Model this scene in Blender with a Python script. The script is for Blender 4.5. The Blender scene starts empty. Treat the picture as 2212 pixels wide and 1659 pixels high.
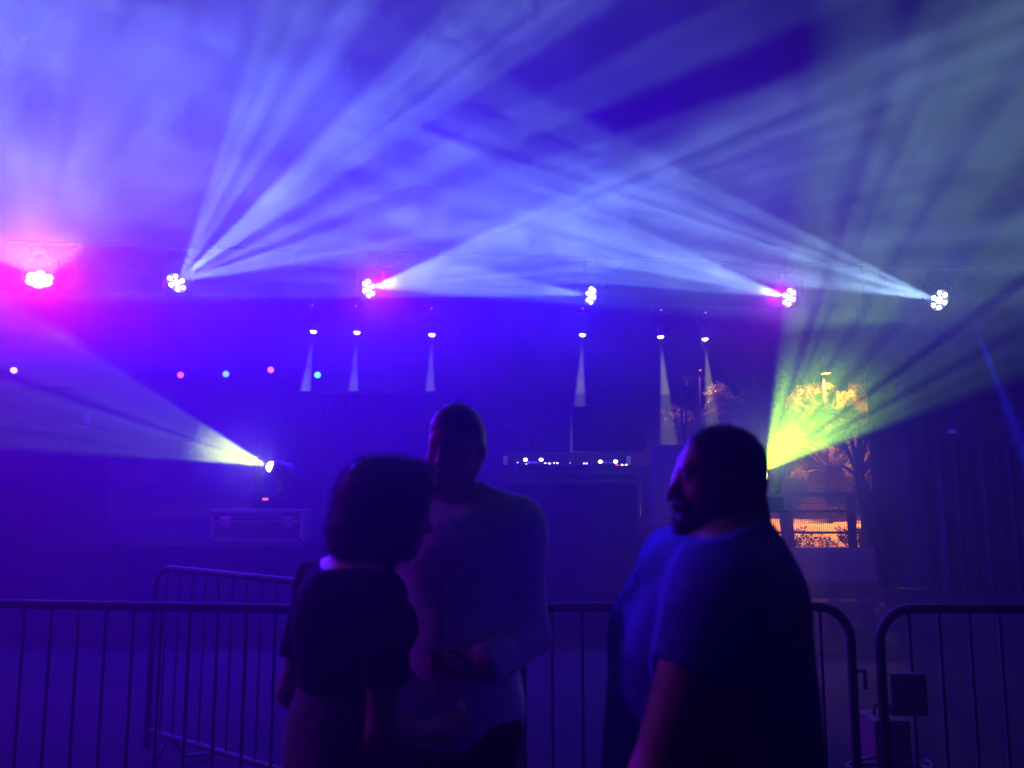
import bpy, bmesh, math, random
import numpy as np
from mathutils import Vector, Matrix, Euler

sc = bpy.context.scene
COL = sc.collection
R = math.radians

# ------------------------------------------------------------------ camera
PITCH = R(7.0)
F = 1720.0
CAM = Vector((0, 0, 1.6))
cam = bpy.data.cameras.new("camera")
cam_ob = bpy.data.objects.new("camera", cam)
COL.objects.link(cam_ob)
cam_ob.location = CAM
cam_ob.rotation_euler = (math.pi / 2 + PITCH, 0, 0)
cam.sensor_width = 36
cam.lens = 28
cam.clip_end = 500
cam.dof.use_dof = True
cam.dof.focus_distance = 11
cam.dof.aperture_fstop = 2.8
sc.camera = cam_ob

# ------------------------------------------------------------------ night sky
world = bpy.data.worlds.new("World")
sc.world = world
world.use_nodes = True
wn = world.node_tree
bg = wn.nodes['Background']
sky = wn.nodes.new('ShaderNodeTexSky')
sky.sky_type = 'NISHITA'
sky.sun_disc = False
sky.sun_elevation = R(-8)
sky.sun_rotation = R(200)
wn.links.new(sky.outputs[0], bg.inputs[0])
bg.inputs[1].default_value = 0.0015
world.cycles.sampling_method = 'NONE'

# ------------------------------------------------------------------ exposure
sc.view_settings.view_transform = 'Standard'
sc.view_settings.look = 'None'
sc.view_settings.exposure = 0
sc.view_settings.gamma = 1
cy = sc.cycles
cy.use_denoising = True
cy.denoiser = 'OPENIMAGEDENOISE'
cy.max_bounces = 3
cy.volume_bounces = 0
cy.diffuse_bounces = 2
cy.glossy_bounces = 1
cy.transmission_bounces = 2
cy.transparent_max_bounces = 8
cy.sample_clamp_indirect = 4
cy.volume_step_rate = 0.9
cy.volume_max_steps = 256


# ------------------------------------------------------------------ helpers
def ray(px, py):
    f = Vector((0, math.cos(PITCH), math.sin(PITCH)))
    u = Vector((0, -math.sin(PITCH), math.cos(PITCH)))
    return f + (px - 1106) / F * Vector((1, 0, 0)) + (829.5 - py) / F * u


def at(px, py, Y):
    r = ray(px, py)
    return CAM + r * (Y / r.y)


def mat(name, col, rough=0.7, metal=0.0, noise=0.0, scale=8.0, emit=None, estr=0.0, spec=0.5,
        bump=0.0, trans=0.0):
    m = bpy.data.materials.new(name)
    m.use_nodes = True
    nt = m.node_tree
    b = nt.nodes['Principled BSDF']
    b.inputs['Base Color'].default_value = (*col, 1)
    b.inputs['Roughness'].default_value = rough
    b.inputs['Metallic'].default_value = metal
    b.inputs['Specular IOR Level'].default_value = spec
    if noise or bump:
        tc = nt.nodes.new('ShaderNodeTexCoord')
        n = nt.nodes.new('ShaderNodeTexNoise')
        n.inputs['Scale'].default_value = scale
        n.inputs['Detail'].default_value = 5
        nt.links.new(tc.outputs['Object'], n.inputs['Vector'])
        if noise:
            cr = nt.nodes.new('ShaderNodeValToRGB')
            cr.color_ramp.elements[0].position = 0.3
            cr.color_ramp.elements[1].position = 0.7
            cr.color_ramp.elements[0].color = (*[c * (1 - noise) for c in col], 1)
            cr.color_ramp.elements[1].color = (*[min(1, c * (1 + noise)) for c in col], 1)
            nt.links.new(n.outputs[0], cr.inputs[0])
            nt.links.new(cr.outputs[0], b.inputs['Base Color'])
        if bump:
            bp = nt.nodes.new('ShaderNodeBump')
            bp.inputs['Strength'].default_value = bump
            bp.inputs['Distance'].default_value = 0.01
            nt.links.new(n.outputs[0], bp.inputs['Height'])
            nt.links.new(bp.outputs[0], b.inputs['Normal'])
    if emit:
        b.inputs['Emission Color'].default_value = (*emit, 1)
        b.inputs['Emission Strength'].default_value = estr
        m.cycles.emission_sampling = 'NONE'
    if trans:
        tr = nt.nodes.new('ShaderNodeBsdfTranslucent')
        tr.inputs[0].default_value = (*col, 1)
        mx = nt.nodes.new('ShaderNodeMixShader')
        mx.inputs[0].default_value = trans
        nt.links.new(b.outputs[0], mx.inputs[1])
        nt.links.new(tr.outputs[0], mx.inputs[2])
        nt.links.new(mx.outputs[0], nt.nodes['Material Output'].inputs['Surface'])
    return m


M = dict(
    asphalt=mat('asphalt', (.012, .012, .013), .95, noise=.35, scale=6, bump=.4, spec=.08),
    street=mat('street_paving', (.32, .29, .25), .9, noise=.3, scale=1.2, bump=.2),
    black=mat('black_powder_coat', (.005, .005, .0055), .7, noise=.3, scale=20, spec=.12),
    plastic=mat('black_plastic', (.008, .008, .009), .55, noise=.2, scale=30),
    cloth=mat('black_stage_cloth', (.004, .004, .0045), 1, noise=.4, scale=14, spec=.02),
    ply=mat('stage_plywood', (.004, .004, .004), 1, noise=.4, scale=5, spec=.0),
    alu=mat('aluminium', (.55, .55, .56), .35, 1.0, noise=.15, scale=30),
    steel=mat('galvanised_steel', (.055, .056, .058), .75, .1, noise=.25, scale=25, bump=.15),
    laminate=mat('case_laminate', (.02, .02, .022), .5, noise=.2, scale=40, bump=.2),
    lens_white=mat('lit_lens', (.8, .8, .8), .3, emit=(.9, .93, 1), estr=14),
    lens_pink=mat('lit_lens_magenta', (.8, .8, .8), .3, emit=(1, .72, 1), estr=16),
    lens_warm=mat('lit_lens_warm', (.8, .8, .8), .3, emit=(1, .88, .72), estr=6),
    lens_yellow=mat('lit_lens_yellow', (.8, .8, .8), .3, emit=(1, .95, .55), estr=12),
    red_led=mat('red_led', (.1, .0, .0), .4, emit=(1, .12, .3), estr=3.0),
    lamp_grey=mat('lamp_post_grey', (.018, .018, .018), .8, spec=.1),
    rubber=mat('cable_rubber', (.012, .012, .012), .6),
    concrete=mat('concrete', (.26, .25, .24), .9, noise=.3, scale=4, bump=.3),
    wall=mat('dark_canvas', (.022, .021, .024), .9, noise=.4, scale=2.5, bump=.3, spec=.2),
    bark=mat('bark', (.018, .014, .011), .95, noise=.4, scale=12, bump=.6),
    leaf=mat('leaf', (.036, .038, .013), .55, noise=.5, scale=2, trans=.5),
    skin=mat('skin', (.42, .25, .18), .55, noise=.12, scale=30, bump=.05),
    skin_tan=mat('skin_tan', (.33, .19, .12), .55, noise=.12, scale=30, bump=.05),
    hair=mat('dark_hair', (.014, .010, .009), .5, noise=.3, scale=60),
    tee=mat('blue_cotton', (.09, .15, .55), .95, noise=.15, scale=60, bump=.25, spec=.1),
    hoodie=mat('pale_hoodie_fleece', (.72, .67, .74), .95, noise=.15, scale=40, bump=.3, spec=.1),
    blackcloth=mat('black_cotton', (.012, .012, .013), .95, noise=.2, scale=60, bump=.2, spec=.1),
    denim=mat('denim', (.05, .06, .1), .9, noise=.25, scale=60, bump=.3, spec=.1),
    paleskirt=mat('pale_trousers', (.2, .18, .19), .95, noise=.15, scale=40, bump=.2, spec=.1),
    whiteshirt=mat('white_cotton', (.62, .6, .62), .95, noise=.08, scale=40, bump=.25, spec=.1),
    shoe=mat('shoe_leather', (.02, .018, .016), .5),
    plate=mat('pale_plate', (.5, .5, .52), .6, noise=.1, scale=20),
    ring_print=mat('banner_print', (.022, .02, .03), .9),
    yellow_block=mat('faded_yellow_paint', (.10, .075, .02), .9, noise=.3, scale=10),
)


def emis(name, col, s):
    return mat(name, tuple(min(.8, c) for c in col), .4, emit=col, estr=s)


def tag(o, label=None, cat=None, group=None, kind=None):
    if label: o['label'] = label
    if cat: o['category'] = cat
    if group: o['group'] = group
    if kind: o['kind'] = kind
    return o


def empty(name, loc=(0, 0, 0), rz=0.0):
    o = bpy.data.objects.new(name, None)
    o.empty_display_size = .1
    COL.objects.link(o)
    o.location = loc
    o.rotation_euler = (0, 0, rz)
    return o


def mesh_ob(name, me, m, parent=None):
    o = bpy.data.objects.new(name, me)
    COL.objects.link(o)
    if m is not None and not me.materials:
        me.materials.append(m)
    if parent is not None:
        o.parent = parent
    return o


def build(name, bm, m, parent=None, smooth=False):
    me = bpy.data.meshes.new(name)
    bmesh.ops.recalc_face_normals(bm, faces=bm.faces)
    bm.to_mesh(me)
    bm.free()
    if smooth:
        for p in me.polygons: p.use_smooth = True
    return mesh_ob(name, me, m, parent)


def box(bm, lo, hi, bev=0.0):
    r = bmesh.ops.create_cube(bm, size=1)
    vs = r['verts']
    for v in vs:
        v.co = Vector([lo[i] + (v.co[i] + .5) * (hi[i] - lo[i]) for i in range(3)])
    if bev:
        es = list({e for v in vs for e in v.link_edges})
        bmesh.ops.bevel(bm, geom=es, offset=bev, segments=2, affect='EDGES', profile=.6)


def frame_of(d):
    d = Vector(d).normalized()
    a = Vector((0, 0, 1)) if abs(d.z) < .9 else Vector((1, 0, 0))
    x = a.cross(d).normalized()
    return x, d.cross(x), d


def tube(bm, pts, r, n=8, cap=True):
    pts = [Vector(p) for p in pts]
    rs = r if isinstance(r, (list, tuple)) else [r] * len(pts)
    rings = []
    for i, p in enumerate(pts):
        a = pts[max(i - 1, 0)]
        b = pts[min(i + 1, len(pts) - 1)]
        x, y, _ = frame_of(b - a)
        rings.append([bm.verts.new(p + rs[i] * (math.cos(2 * math.pi * k / n) * x + math.sin(2 * math.pi * k / n) * y))
                      for k in range(n)])
    for i in range(len(rings) - 1):
        # align ring starts so the tube does not twist
        best = min(range(n), key=lambda s: (rings[i][0].co - rings[i + 1][s].co - (pts[i] - pts[i + 1])).length)
        rings[i + 1] = rings[i + 1][best:] + rings[i + 1][:best]
        for k in range(n):
            bm.faces.new((rings[i][k], rings[i][(k + 1) % n], rings[i + 1][(k + 1) % n], rings[i + 1][k]))
    if cap:
        bm.faces.new(rings[0][::-1])
        bm.faces.new(rings[-1])


def lathe(bm, prof, n=20, M4=None):
    """prof: list of (r, z); revolved about z."""
    rings = []
    for r, z in prof:
        if r < 1e-6:
            rings.append([bm.verts.new((0, 0, z))])
        else:
            rings.append([bm.verts.new((r * math.cos(2 * math.pi * k / n), r * math.sin(2 * math.pi * k / n), z))
                          for k in range(n)])
    allv = [v for q in rings for v in q]
    for a, b in zip(rings, rings[1:]):
        for k in range(n):
            k2 = (k + 1) % n
            if len(a) == 1 and len(b) == 1: continue
            if len(a) == 1: bm.faces.new((a[0], b[k], b[k2]))
            elif len(b) == 1: bm.faces.new((a[k], b[0], a[k2]))
            else: bm.faces.new((a[k], b[k], b[k2], a[k2]))
    if M4 is not None:
        for v in allv: v.co = M4 @ v.co
    return allv


# ------------------------------------------------------------------ haze and smoke (real scattering media)
def vol_box(name, lo, hi, dens, g=0.2, smoke=None, label=None, puff=None):
    bm = bmesh.new()
    box(bm, lo, hi)
    m = bpy.data.materials.new(name)
    m.use_nodes = True
    nt = m.node_tree
    nt.nodes.clear()
    m.cycles.volume_sampling = 'EQUIANGULAR'
    out = nt.nodes.new('ShaderNodeOutputMaterial')
    pv = nt.nodes.new('ShaderNodeVolumePrincipled')
    pv.inputs['Color'].default_value = (1, 1, 1, 1)
    pv.inputs['Anisotropy'].default_value = g
    pv.inputs['Density'].default_value = dens
    nt.links.new(pv.outputs[0], out.inputs['Volume'])
    if smoke:
        sc_, lo_, hi_, dist = smoke
        tc = nt.nodes.new('ShaderNodeTexCoord')
        n = nt.nodes.new('ShaderNodeTexNoise')
        n.inputs['Scale'].default_value = sc_
        n.inputs['Detail'].default_value = 3
        n.inputs['Roughness'].default_value = .62
        n.inputs['Distortion'].default_value = dist
        nt.links.new(tc.outputs['Object'], n.inputs['Vector'])
        mr = nt.nodes.new('ShaderNodeMapRange')
        mr.inputs[1].default_value = .36
        mr.inputs[2].default_value = .68
        mr.inputs[3].default_value = lo_
        mr.inputs[4].default_value = hi_
        nt.links.new(n.outputs[0], mr.inputs[0])
        nt.links.new(mr.outputs[0], pv.inputs['Density'])
        if puff:
            m.cycles.volume_step_rate = 2.0
            c_, r_ = puff
            vd = nt.nodes.new('ShaderNodeVectorMath')
            vd.operation = 'DISTANCE'
            nt.links.new(tc.outputs['Object'], vd.inputs[0])
            vd.inputs[1].default_value = c_
            fr = nt.nodes.new('ShaderNodeMapRange')
            fr.interpolation_type = 'SMOOTHSTEP'
            fr.inputs[1].default_value = r_ * .12
            fr.inputs[2].default_value = r_
            fr.inputs[3].default_value = 1
            fr.inputs[4].default_value = 0
            nt.links.new(vd.outputs['Value'], fr.inputs[0])
            ml = nt.nodes.new('ShaderNodeMath')
            ml.operation = 'MULTIPLY'
            nt.links.new(fr.outputs[0], ml.inputs[0])
            nt.links.new(mr.outputs[0], ml.inputs[1])
            nt.links.new(ml.outputs[0], pv.inputs['Density'])
    o = build(name, bm, m)
    tag(o, label, 'haze', kind='stuff')
    return o


vol_box('haze', (-26, -3, -1), (26, 16.6, 17), .017, g=.62, label='thin even stage haze filling the whole night scene')
vol_box('smoke', (-9, 4.0, 3.0), (10, 13.2, 11), .02, g=.4, smoke=(1.25, .0, .05, .8),
        label='drifting wispy smoke hanging above the row of stage lights')


# ------------------------------------------------------------------ lamps
def lamp_nodes(l, strength_of):
    l.use_nodes = True
    nt = l.node_tree
    nt.nodes.clear()
    N, L = nt.nodes.new, nt.links.new
    out = N('ShaderNodeOutputLight')
    em = N('ShaderNodeEmission')
    L(em.outputs[0], out.inputs[0])

    def mth(op, a, b=None):
        n = N('ShaderNodeMath')
        n.operation = op
        for i, x in enumerate((a, b)):
            if x is None: continue
            if isinstance(x, (int, float)): n.inputs[i].default_value = x
            else: L(x, n.inputs[i])
        return n.outputs[0]
    s = strength_of(nt, N, L, mth)
    L(s, em.inputs['Strength'])


def falloff_node(N, kind, strength=1.0, smooth=0.0):
    fo = N('ShaderNodeLightFalloff')
    fo.inputs[0].default_value = strength
    fo.inputs[1].default_value = smooth
    return fo.outputs[kind]


def place_lamp(name, l, Mw, parent):
    o = bpy.data.objects.new(name, l)
    COL.objects.link(o)
    if parent is not None:
        bpy.context.view_layer.update()
        o.parent = parent
        o.matrix_parent_inverse = parent.matrix_world.inverted()
    o.matrix_world = Mw
    return o


def fan_frame(P, a0, a1, phi):
    """frame of a fixture whose fan of light spans the apparent angles a0..a1, tipped phi towards the crowd"""
    V = (P - CAM).normalized()
    e1 = V.cross(Vector((0, 0, 1))).normalized()
    e2 = e1.cross(V)
    th, ph = R((a0 + a1) / 2), R(phi)
    rad = math.cos(th) * e1 + math.sin(th) * e2
    D = math.cos(ph) * rad - math.sin(ph) * V
    x = -math.sin(th) * e1 + math.cos(th) * e2
    z = -D
    return x, z.cross(x), z, R((a1 - a0) / 2)


def fan_lamp(P, a0, a1, phi, color, power, prof, vw=0.2, kind='Linear', parent=None, noise=.35, smooth=0.0, seed=0,
             fine=14.0, off=None):
    """gobo fan: prof = list of (apparent angle, brightness) across the fan"""
    x, y, z, half = fan_frame(P, a0, a1, phi)
    V = (P - CAM).normalized()
    rad = (-z + math.sin(R(phi)) * V) / math.cos(R(phi))
    sv = y.dot(rad)
    cph = math.cos(R(phi))
    Mw = Matrix((x, y, z)).transposed().to_4x4()
    Mw.translation = P if off is None else P + off
    l = bpy.data.lights.new('beam', 'SPOT')
    l.energy = power
    l.color = color
    l.shadow_soft_size = 0.025
    l.spot_size = min(R(170), 2 * math.atan(math.hypot(math.tan(half) * (cph + vw * 1.5 * abs(sv)), vw * 1.6)) * 1.03)
    l.spot_blend = 0.03
    lo, hi = a0, a1

    def strength(nt, N, L, mth):
        tc = N('ShaderNodeTexCoord')
        sx = N('ShaderNodeSeparateXYZ')
        L(tc.outputs['Normal'], sx.inputs[0])
        za = mth('ABSOLUTE', sx.outputs[2])
        u = mth('DIVIDE', sx.outputs[0], za)
        v = mth('DIVIDE', sx.outputs[1], za)
        ua = mth('DIVIDE', u, mth('MAXIMUM', mth('ADD', mth('MULTIPLY', v, sv), cph), .05))
        t = mth('ADD', mth('MULTIPLY', mth('ARCTANGENT', ua), .5 / half), .5)
        cr = N('ShaderNodeValToRGB')
        L(t, cr.inputs[0])
        els = cr.color_ramp.elements
        while len(els) < len(prof): els.new(.5)
        for e, (a, b) in zip(els, prof):
            e.position = (a - lo) / (hi - lo)
            e.color = (b, b, b, 1)
        # fine rays put into the beam brightness as noise
        cmb = N('ShaderNodeCombineXYZ')
        L(mth('MULTIPLY', t, fine), cmb.inputs[0])
        L(mth('MULTIPLY', v, 3.0), cmb.inputs[1])
        cmb.inputs[2].default_value = seed * 7.3
        nz = N('ShaderNodeTexNoise')
        nz.inputs['Scale'].default_value = 1
        nz.inputs['Detail'].default_value = 3
        L(cmb.outputs[0], nz.inputs['Vector'])
        k = mth('MAXIMUM', mth('ADD', 1 - noise * 2.0, mth('MULTIPLY', nz.outputs[0], noise * 4.0)), 0.05)
        g = mth('POWER', 2.71828, mth('MULTIPLY', mth('MULTIPLY', v, v), -1 / (vw * vw)))
        s = mth('MULTIPLY', mth('MULTIPLY', cr.outputs[0], g), k)
        if kind == 'Mixed':
            fo = mth('ADD', falloff_node(N, 'Linear', .55, smooth), falloff_node(N, 'Quadratic', 1.6, smooth))
        else:
            fo = falloff_node(N, kind, 1.0, smooth)
        return mth('MULTIPLY', s, fo)
    lamp_nodes(l, strength)
    return place_lamp('beam_lamp', l, Mw, parent)


def wash_lamp(P, color, power, kind, parent, size=.12, smooth=0.0):
    l = bpy.data.lights.new('wash', 'POINT')
    l.energy = power
    l.color = color
    l.shadow_soft_size = size
    lamp_nodes(l, lambda nt, N, L, mth: falloff_node(N, kind, 1.0, smooth))
    return place_lamp('wash_lamp', l, Matrix.Translation(P), parent)


# ------------------------------------------------------------------ setting: ground, stage, street
def sheet(name, x0, y0, x1, y1, z, m, sub=1):
    bm = bmesh.new()
    vs = [bm.verts.new(p) for p in ((x0, y0, z), (x1, y0, z), (x1, y1, z), (x0, y1, z))]
    bm.faces.new(vs)
    return tag(build(name, bm, m), kind='structure')


sheet('ground', -200, -60, 200, 400, 0, M['asphalt'])
sheet('street', -90, 17.5, 90, 130, .004, M['street'])

bm = bmesh.new()
box(bm, (-60, 16.9, 0), (60, 17.5, .13), .01)
tag(build('kerb', bm, M['concrete']), kind='structure')

STAGE_Z = .95
bm = bmesh.new()
box(bm, (-9, 8.3, STAGE_Z - .12), (2.62, 15.5, STAGE_Z), .008)
stage = tag(build('stage_deck', bm, M['ply']), kind='structure')
bm = bmesh.new()
# pleated skirt on the stage front
n = 260
prev = None
for i in range(n + 1):
    x = -9 + i / n * 11.62
    y = 8.32 + .018 * math.sin(i * 1.1) + .01 * math.sin(i * 2.7)
    a, b = bm.verts.new((x, y, 0)), bm.verts.new((x, y, STAGE_Z - .122))
    if prev: bm.faces.new((prev[0], a, b, prev[1]))
    prev = (a, b)
build('stage_skirt', bm, M['cloth'], stage)

# ------------------------------------------------------------------ stage lights: positions
W_BEAM = (.36, .60, 1.0)
WASH = {  # px, py, depth
    1: (85, 602, 9.8), 2: (383, 610, 9.95), 3: (798, 623, 10.3),
    4: (1275, 638, 10.7), 5: (1703, 642, 10.8), 6: (2027, 648, 10.97)}
WP = {k: at(*v) for k, v in WASH.items()}
# apparent fan angle, tilt to the crowd
FAN = {1: (28, 166, 42), 2: (12, 79, 45), 3: (-3, 30, 38), 4: (163, 180, 32), 5: (149.5, 172, 40), 6: (143.5, 169, 45)}


def smooth_prof(stops):
    return stops


PROF = {
    1: [(28, 0), (29.5, .6), (36, .6), (48, .75), (66, 1), (85, .8), (100, 1), (122, .9), (140, 1), (158, .8), (162, .4), (166, 0)],
    2: [(12, 0), (14, .35), (17, .8), (22, .75), (24.5, .5), (25.5, .05), (28.6, .04), (30, .75), (33, .8), (34.5, .05), (38.6, .04),
        (40, .95), (46, 1), (51, .95), (52.5, .02), (59.5, .01), (61, .55), (64, .6), (66.5, .35), (68, .6), (73, .65), (75.2, .55), (77.5, 0), (79, 0)],
    3: [(-3, 0), (-1, .45), (1.5, .5), (3, .25), (5, .7), (9, .8), (10.2, .45), (12, .85), (18, .9), (19.2, .55), (21, .9), (26.5, .95), (28.2, .5), (30, 0)],
    4: [(163, 0), (165.3, .7), (170, .9), (173, .75), (175.3, .9), (178.6, .8), (180, 0)],
    5: [(149.5, 0), (151.3, .7), (156, .85), (158, .9), (160.5, .5), (162, .9), (165.2, .85), (166.5, .25), (168, .75), (169.3, .3), (170.4, .8), (172, 0)],
    6: [(143.5, 0), (145.5, .65), (148, .7), (149.3, .2), (150.6, .55), (153, .9), (157, .9), (159.5, .5), (161, .8), (165, .9), (167.2, .8), (169, 0)],
}
POW = {1: 2700, 2: 3300, 3: 7000, 4: 7000, 5: 7400, 6: 6600}
VW = {1: .24, 2: .12, 3: .08, 4: .05, 5: .08, 6: .08}
PINK = {1, 3, 5}


def orient(parent_name, P, z):
    """root empty at the fixture, local -Z is where it points"""


def hex_head(root, P, x, y, z, pink, scale=1.0, over=1.0):
    """LED head: drum, front plate, big centre lens and six ring lenses; faces along -z of its frame"""
    def fr(off=(0, 0, 0)):
        m4 = Matrix((x, y, z)).transposed().to_4x4()
        m4.translation = x * off[0] + y * off[1] + z * off[2]
        return m4
    lens = M['lens_pink'] if pink else M['lens_white']
    bm = bmesh.new()
    s = scale
    lathe(bm, [(0, .2 * s), (.085 * s, .195 * s), (.12 * s, .15 * s), (.142 * s, .05 * s), (.146 * s, .012 * s), (.142 * s, .008 * s),
               (.14 * s, .02 * s), (0, .02 * s)], 28, fr())
    head = build('head', bm, M['plastic'], root, True)
    bm = bmesh.new()
    lathe(bm, [(0, -.014 * s), (.022 * s, -.012 * s), (.04 * s, 0), (.044 * s * over, .012 * s), (.044 * s, .02 * s)], 20, fr())
    build('centre_lens', bm, lens, root, True)
    for k in range(6):
        a = k * math.pi / 3
        bm = bmesh.new()
        lathe(bm, [(0, -.008 * s), (.017 * s, -.006 * s), (.026 * s * over, .006 * s), (.028 * s * over, .02 * s)], 14,
              fr((.098 * s * math.cos(a), .098 * s * math.sin(a), 0)))
        build('ring_lens', bm, lens, root, True)


def yoke(root, width, drop, m, up=True):
    sgn = 1 if up else -1
    bm = bmesh.new()
    box(bm, (-.11, -.09, sgn * drop - .05), (.11, .09, sgn * drop + .05), .012)
    build('base', bm, m, root)
    for s in (-1, 1):
        bm = bmesh.new()
        pts = [(s * .07, 0, sgn * (drop - .06)), (s * width, 0, sgn * (drop * .62)), (s * width, 0, sgn * drop * .25), (s * width, 0, -.02 * sgn)]
        tube(bm, pts, [.03, .028, .026, .03], 8)
        build('yoke_arm', bm, m, root)


def bar_z(x, y):
    return None


names = {
    1: ('overexposed magenta LED moving head at the left end of the front lighting row', 0),
    2: ('blue-white LED moving head fanning beams up right beside the far left one', 0),
    3: ('magenta-rimmed LED moving head left of the booth throwing beams right', 0),
    4: ('blue-white LED moving head above the booth seen partly side-on, one tight beam to the left', 0),
    5: ('magenta-rimmed LED moving head above the bearded man throwing beams left', 0),
    6: ('blue-white LED moving head at the right end of the front lighting row', 0)}
FACE = {1: 55, 2: 60, 3: 42, 4: 32, 5: 45, 6: 60}
SC = {1: 1.12, 2: 1.0, 3: .98, 4: .96, 5: 1.0, 6: 1.1}
for k in sorted(WP):
    P = WP[k]
    root = empty('led_moving_head', P)
    tag(root, names[k][0], 'stage light', 'moving heads in the front lighting row')
    a0, a1, ph = FAN[k]
    x, y, z, half = fan_frame(P, a0, a1, ph)
    # the head itself turned towards the crowd along its beam
    up = Vector((0, 0, 1))
    hx = up.cross(z).normalized()
    hy = z.cross(hx)
    # one ring lens straight up
    hex_head(root, P, hy, -hx, z, k in PINK, SC[k], 1.6 if k == 1 else 1.0)
    yoke(root, .185 * SC[k], .34, M['black'])
    bm = bmesh.new()
    tube(bm, [(0, .0, .39), (0, .0, .46)], .02, 8)
    box(bm, (-.03, -.045, .44), (.03, .045, .49), .01)
    build('clamp', bm, M['black'], root)
    bm = bmesh.new()
    tube(bm, [(.1, .02, .34), (.2, .03, .3), (.34, .03, .33), (.46, .02, .42), (.5, 0, .47)], .008, 6)
    build('power_cable', bm, M['rubber'], root)
    fan_lamp(P - z * .03, a0, a1, ph, W_BEAM, POW[k], PROF[k], VW[k], 'Linear' if k == 1 else 'Mixed', root, noise=.25 if k == 1 else .9, seed=k, smooth=.05,
             fine=30 if k in (1, 2) else 17)
    front = P - z * .25
    if k in PINK:
        wash_lamp(front, (.6, 0, .8), {1: 520, 3: 80, 5: 60}[k], 'Quadratic', root, .06)
        wash_lamp(front + Vector((0, -.02, 0)), (.02, 0, 1), {1: 1900, 3: 2200, 5: 130}[k], 'Quadratic', root, .06, 6.0)
    else:
        wash_lamp(front + Vector((0, -.02, 0)), (.02, 0, 1), {2: 2900, 4: 1000, 6: 170}[k], 'Quadratic', root, .06, 6.0)

P7 = Vector((-6.2, 4.6, 3.9))
root = empty('led_moving_head', P7)
tag(root, 'magenta LED moving head just outside the left edge of the picture', 'stage light', 'moving heads in the front lighting row')
z7 = (P7 - Vector((0, 1.5, 1.2))).normalized()
x7 = Vector((0, 0, 1)).cross(z7).normalized()
hex_head(root, P7, z7.cross(x7), -x7, z7, True)
yoke(root, .185, .34, M['black'])
wash_lamp(P7 - z7 * .25, (.34, 0, 1), 420, 'Quadratic', root, .06, 1.0)

# added narrow blue beam, stands in for a slanting lens smear at the right
fan_lamp(WP[6] + Vector((.22, -.4, -.35)), -79, -70.5, 48, (.02, .02, 1), 10000, [(-79, 0), (-76.5, .5), (-75, 1), (-73.5, .6), (-70.5, 0)], .06,
         'Linear', None, noise=.1, smooth=.3)

# lighting bars that carry the heads
def light_bar(z, pa, pb, label):
    root = empty('lighting_bar', (pa + pb) / 2)
    bm = bmesh.new()
    tube(bm, [pa - root.location, pb - root.location], .024, 10)
    build('pipe', bm, M['black'], root)
    tag(root, label, 'lighting bar')
    return root


pa, pb = WP[1] + Vector((0, 0, .465)), WP[6] + Vector((0, 0, .465))
d = (pb - pa).normalized()
light_bar(0, pa - d * 6, pb + d * 6, 'long black pipe running above the front row of moving heads')

# ------------------------------------------------------------------ rear row: six small downward spots
REAR = [  # lens px,py ; foot of beam px,py ; energy colour
    (677, 717, 660, 843, (.9, .78, 1)), (771, 719, 763, 845, (.9, .78, 1)), (933, 724, 929, 848, (.9, .8, 1)),
    (1258, 724, 1252, 878, (1, .88, .85)), (1427, 728, 1443, 935, (1, .9, .22)), (1523, 733, 1539, 925, (1, .9, .22))]
YR = 13.0
rear_lab = ['small spot at the left end of the rear row, above the turquoise bulb',
            'small spot second from the left in the rear row, left of the magenta head',
            'small spot in the rear row above the head of the man in the pale hoodie',
            'small spot in the rear row pointing down behind the dark screen on the booth',
            'small yellowish spot in the rear row just right of the dark screen on the booth',
            'small yellowish spot at the right end of the rear row above the bearded man']
lens_pts = []
for i, (lx, ly, fx, fy, c) in enumerate(REAR):
    P = at(lx, ly, YR)
    lens_pts.append(P)
    Q = at(fx, fy, YR - .35)
    D = (Q - P).normalized()
    root = empty('spot_moving_head', P)
    tag(root, rear_lab[i], 'stage light', 'small spots pointing down from the rear row')
    x, y, z = frame_of(-D)
    m4 = Matrix((x, y, z)).transposed().to_4x4()
    bm = bmesh.new()
    lathe(bm, [(0, .24), (.07, .235), (.085, .19), (.08, .06), (.066, .005), (.06, .0), (.055, .012), (0, .012)], 20, m4)
    build('head', bm, M['plastic'], root, True)
    bm = bmesh.new()
    lathe(bm, [(0, -.028), (.03, -.02), (.05, -.004), (.056, .012)], 18, m4)
    build('lens', bm, M['lens_warm'], root, True)
    bm = bmesh.new()
    box(bm, (-.12, -.1, .37), (.12, .1, .5), .012)
    build('base', bm, M['black'], root)
    for s in (-1, 1):
        bm = bmesh.new()
        tube(bm, [(s * .07, 0, .37), (s * .11, 0, .3), (s * .115, 0, .14)], [.03, .028, .026], 8)
        build('yoke_arm', bm, M['black'], root)
    bm = bmesh.new()
    box(bm, (-.012, -.106, .418), (.002, -.101, .44))
    box(bm, (.006, -.106, .418), (.010, -.101, .44))
    build('display', bm, M['red_led'], root)
    bm = bmesh.new()
    tube(bm, [(0, 0, .5), (0, 0, .58)], .02, 8)
    build('clamp', bm, M['black'], root)
    l = bpy.data.lights.new('beam', 'SPOT')
    l.energy = (3400, 3400, 3400, 4800, 8000, 8000)[i]
    l.color = c
    l.spot_size = R(10)
    l.spot_blend = .25
    l.shadow_soft_size = .02
    lamp_nodes(l, lambda nt, N, L, mth: falloff_node(N, 'Linear', 1.0, .15))
    Mw = m4.copy()
    Mw.translation = P + D * .05
    place_lamp('beam_lamp', l, Mw, root)
pa, pb = lens_pts[0] + Vector((0, 0, .59)), lens_pts[-1] + Vector((0, 0, .59))
d = (pb - pa).normalized()
light_bar(0, pa - d * 7, pb + d * 2.3, 'long black pipe carrying the small downward spots at the rear')


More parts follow.
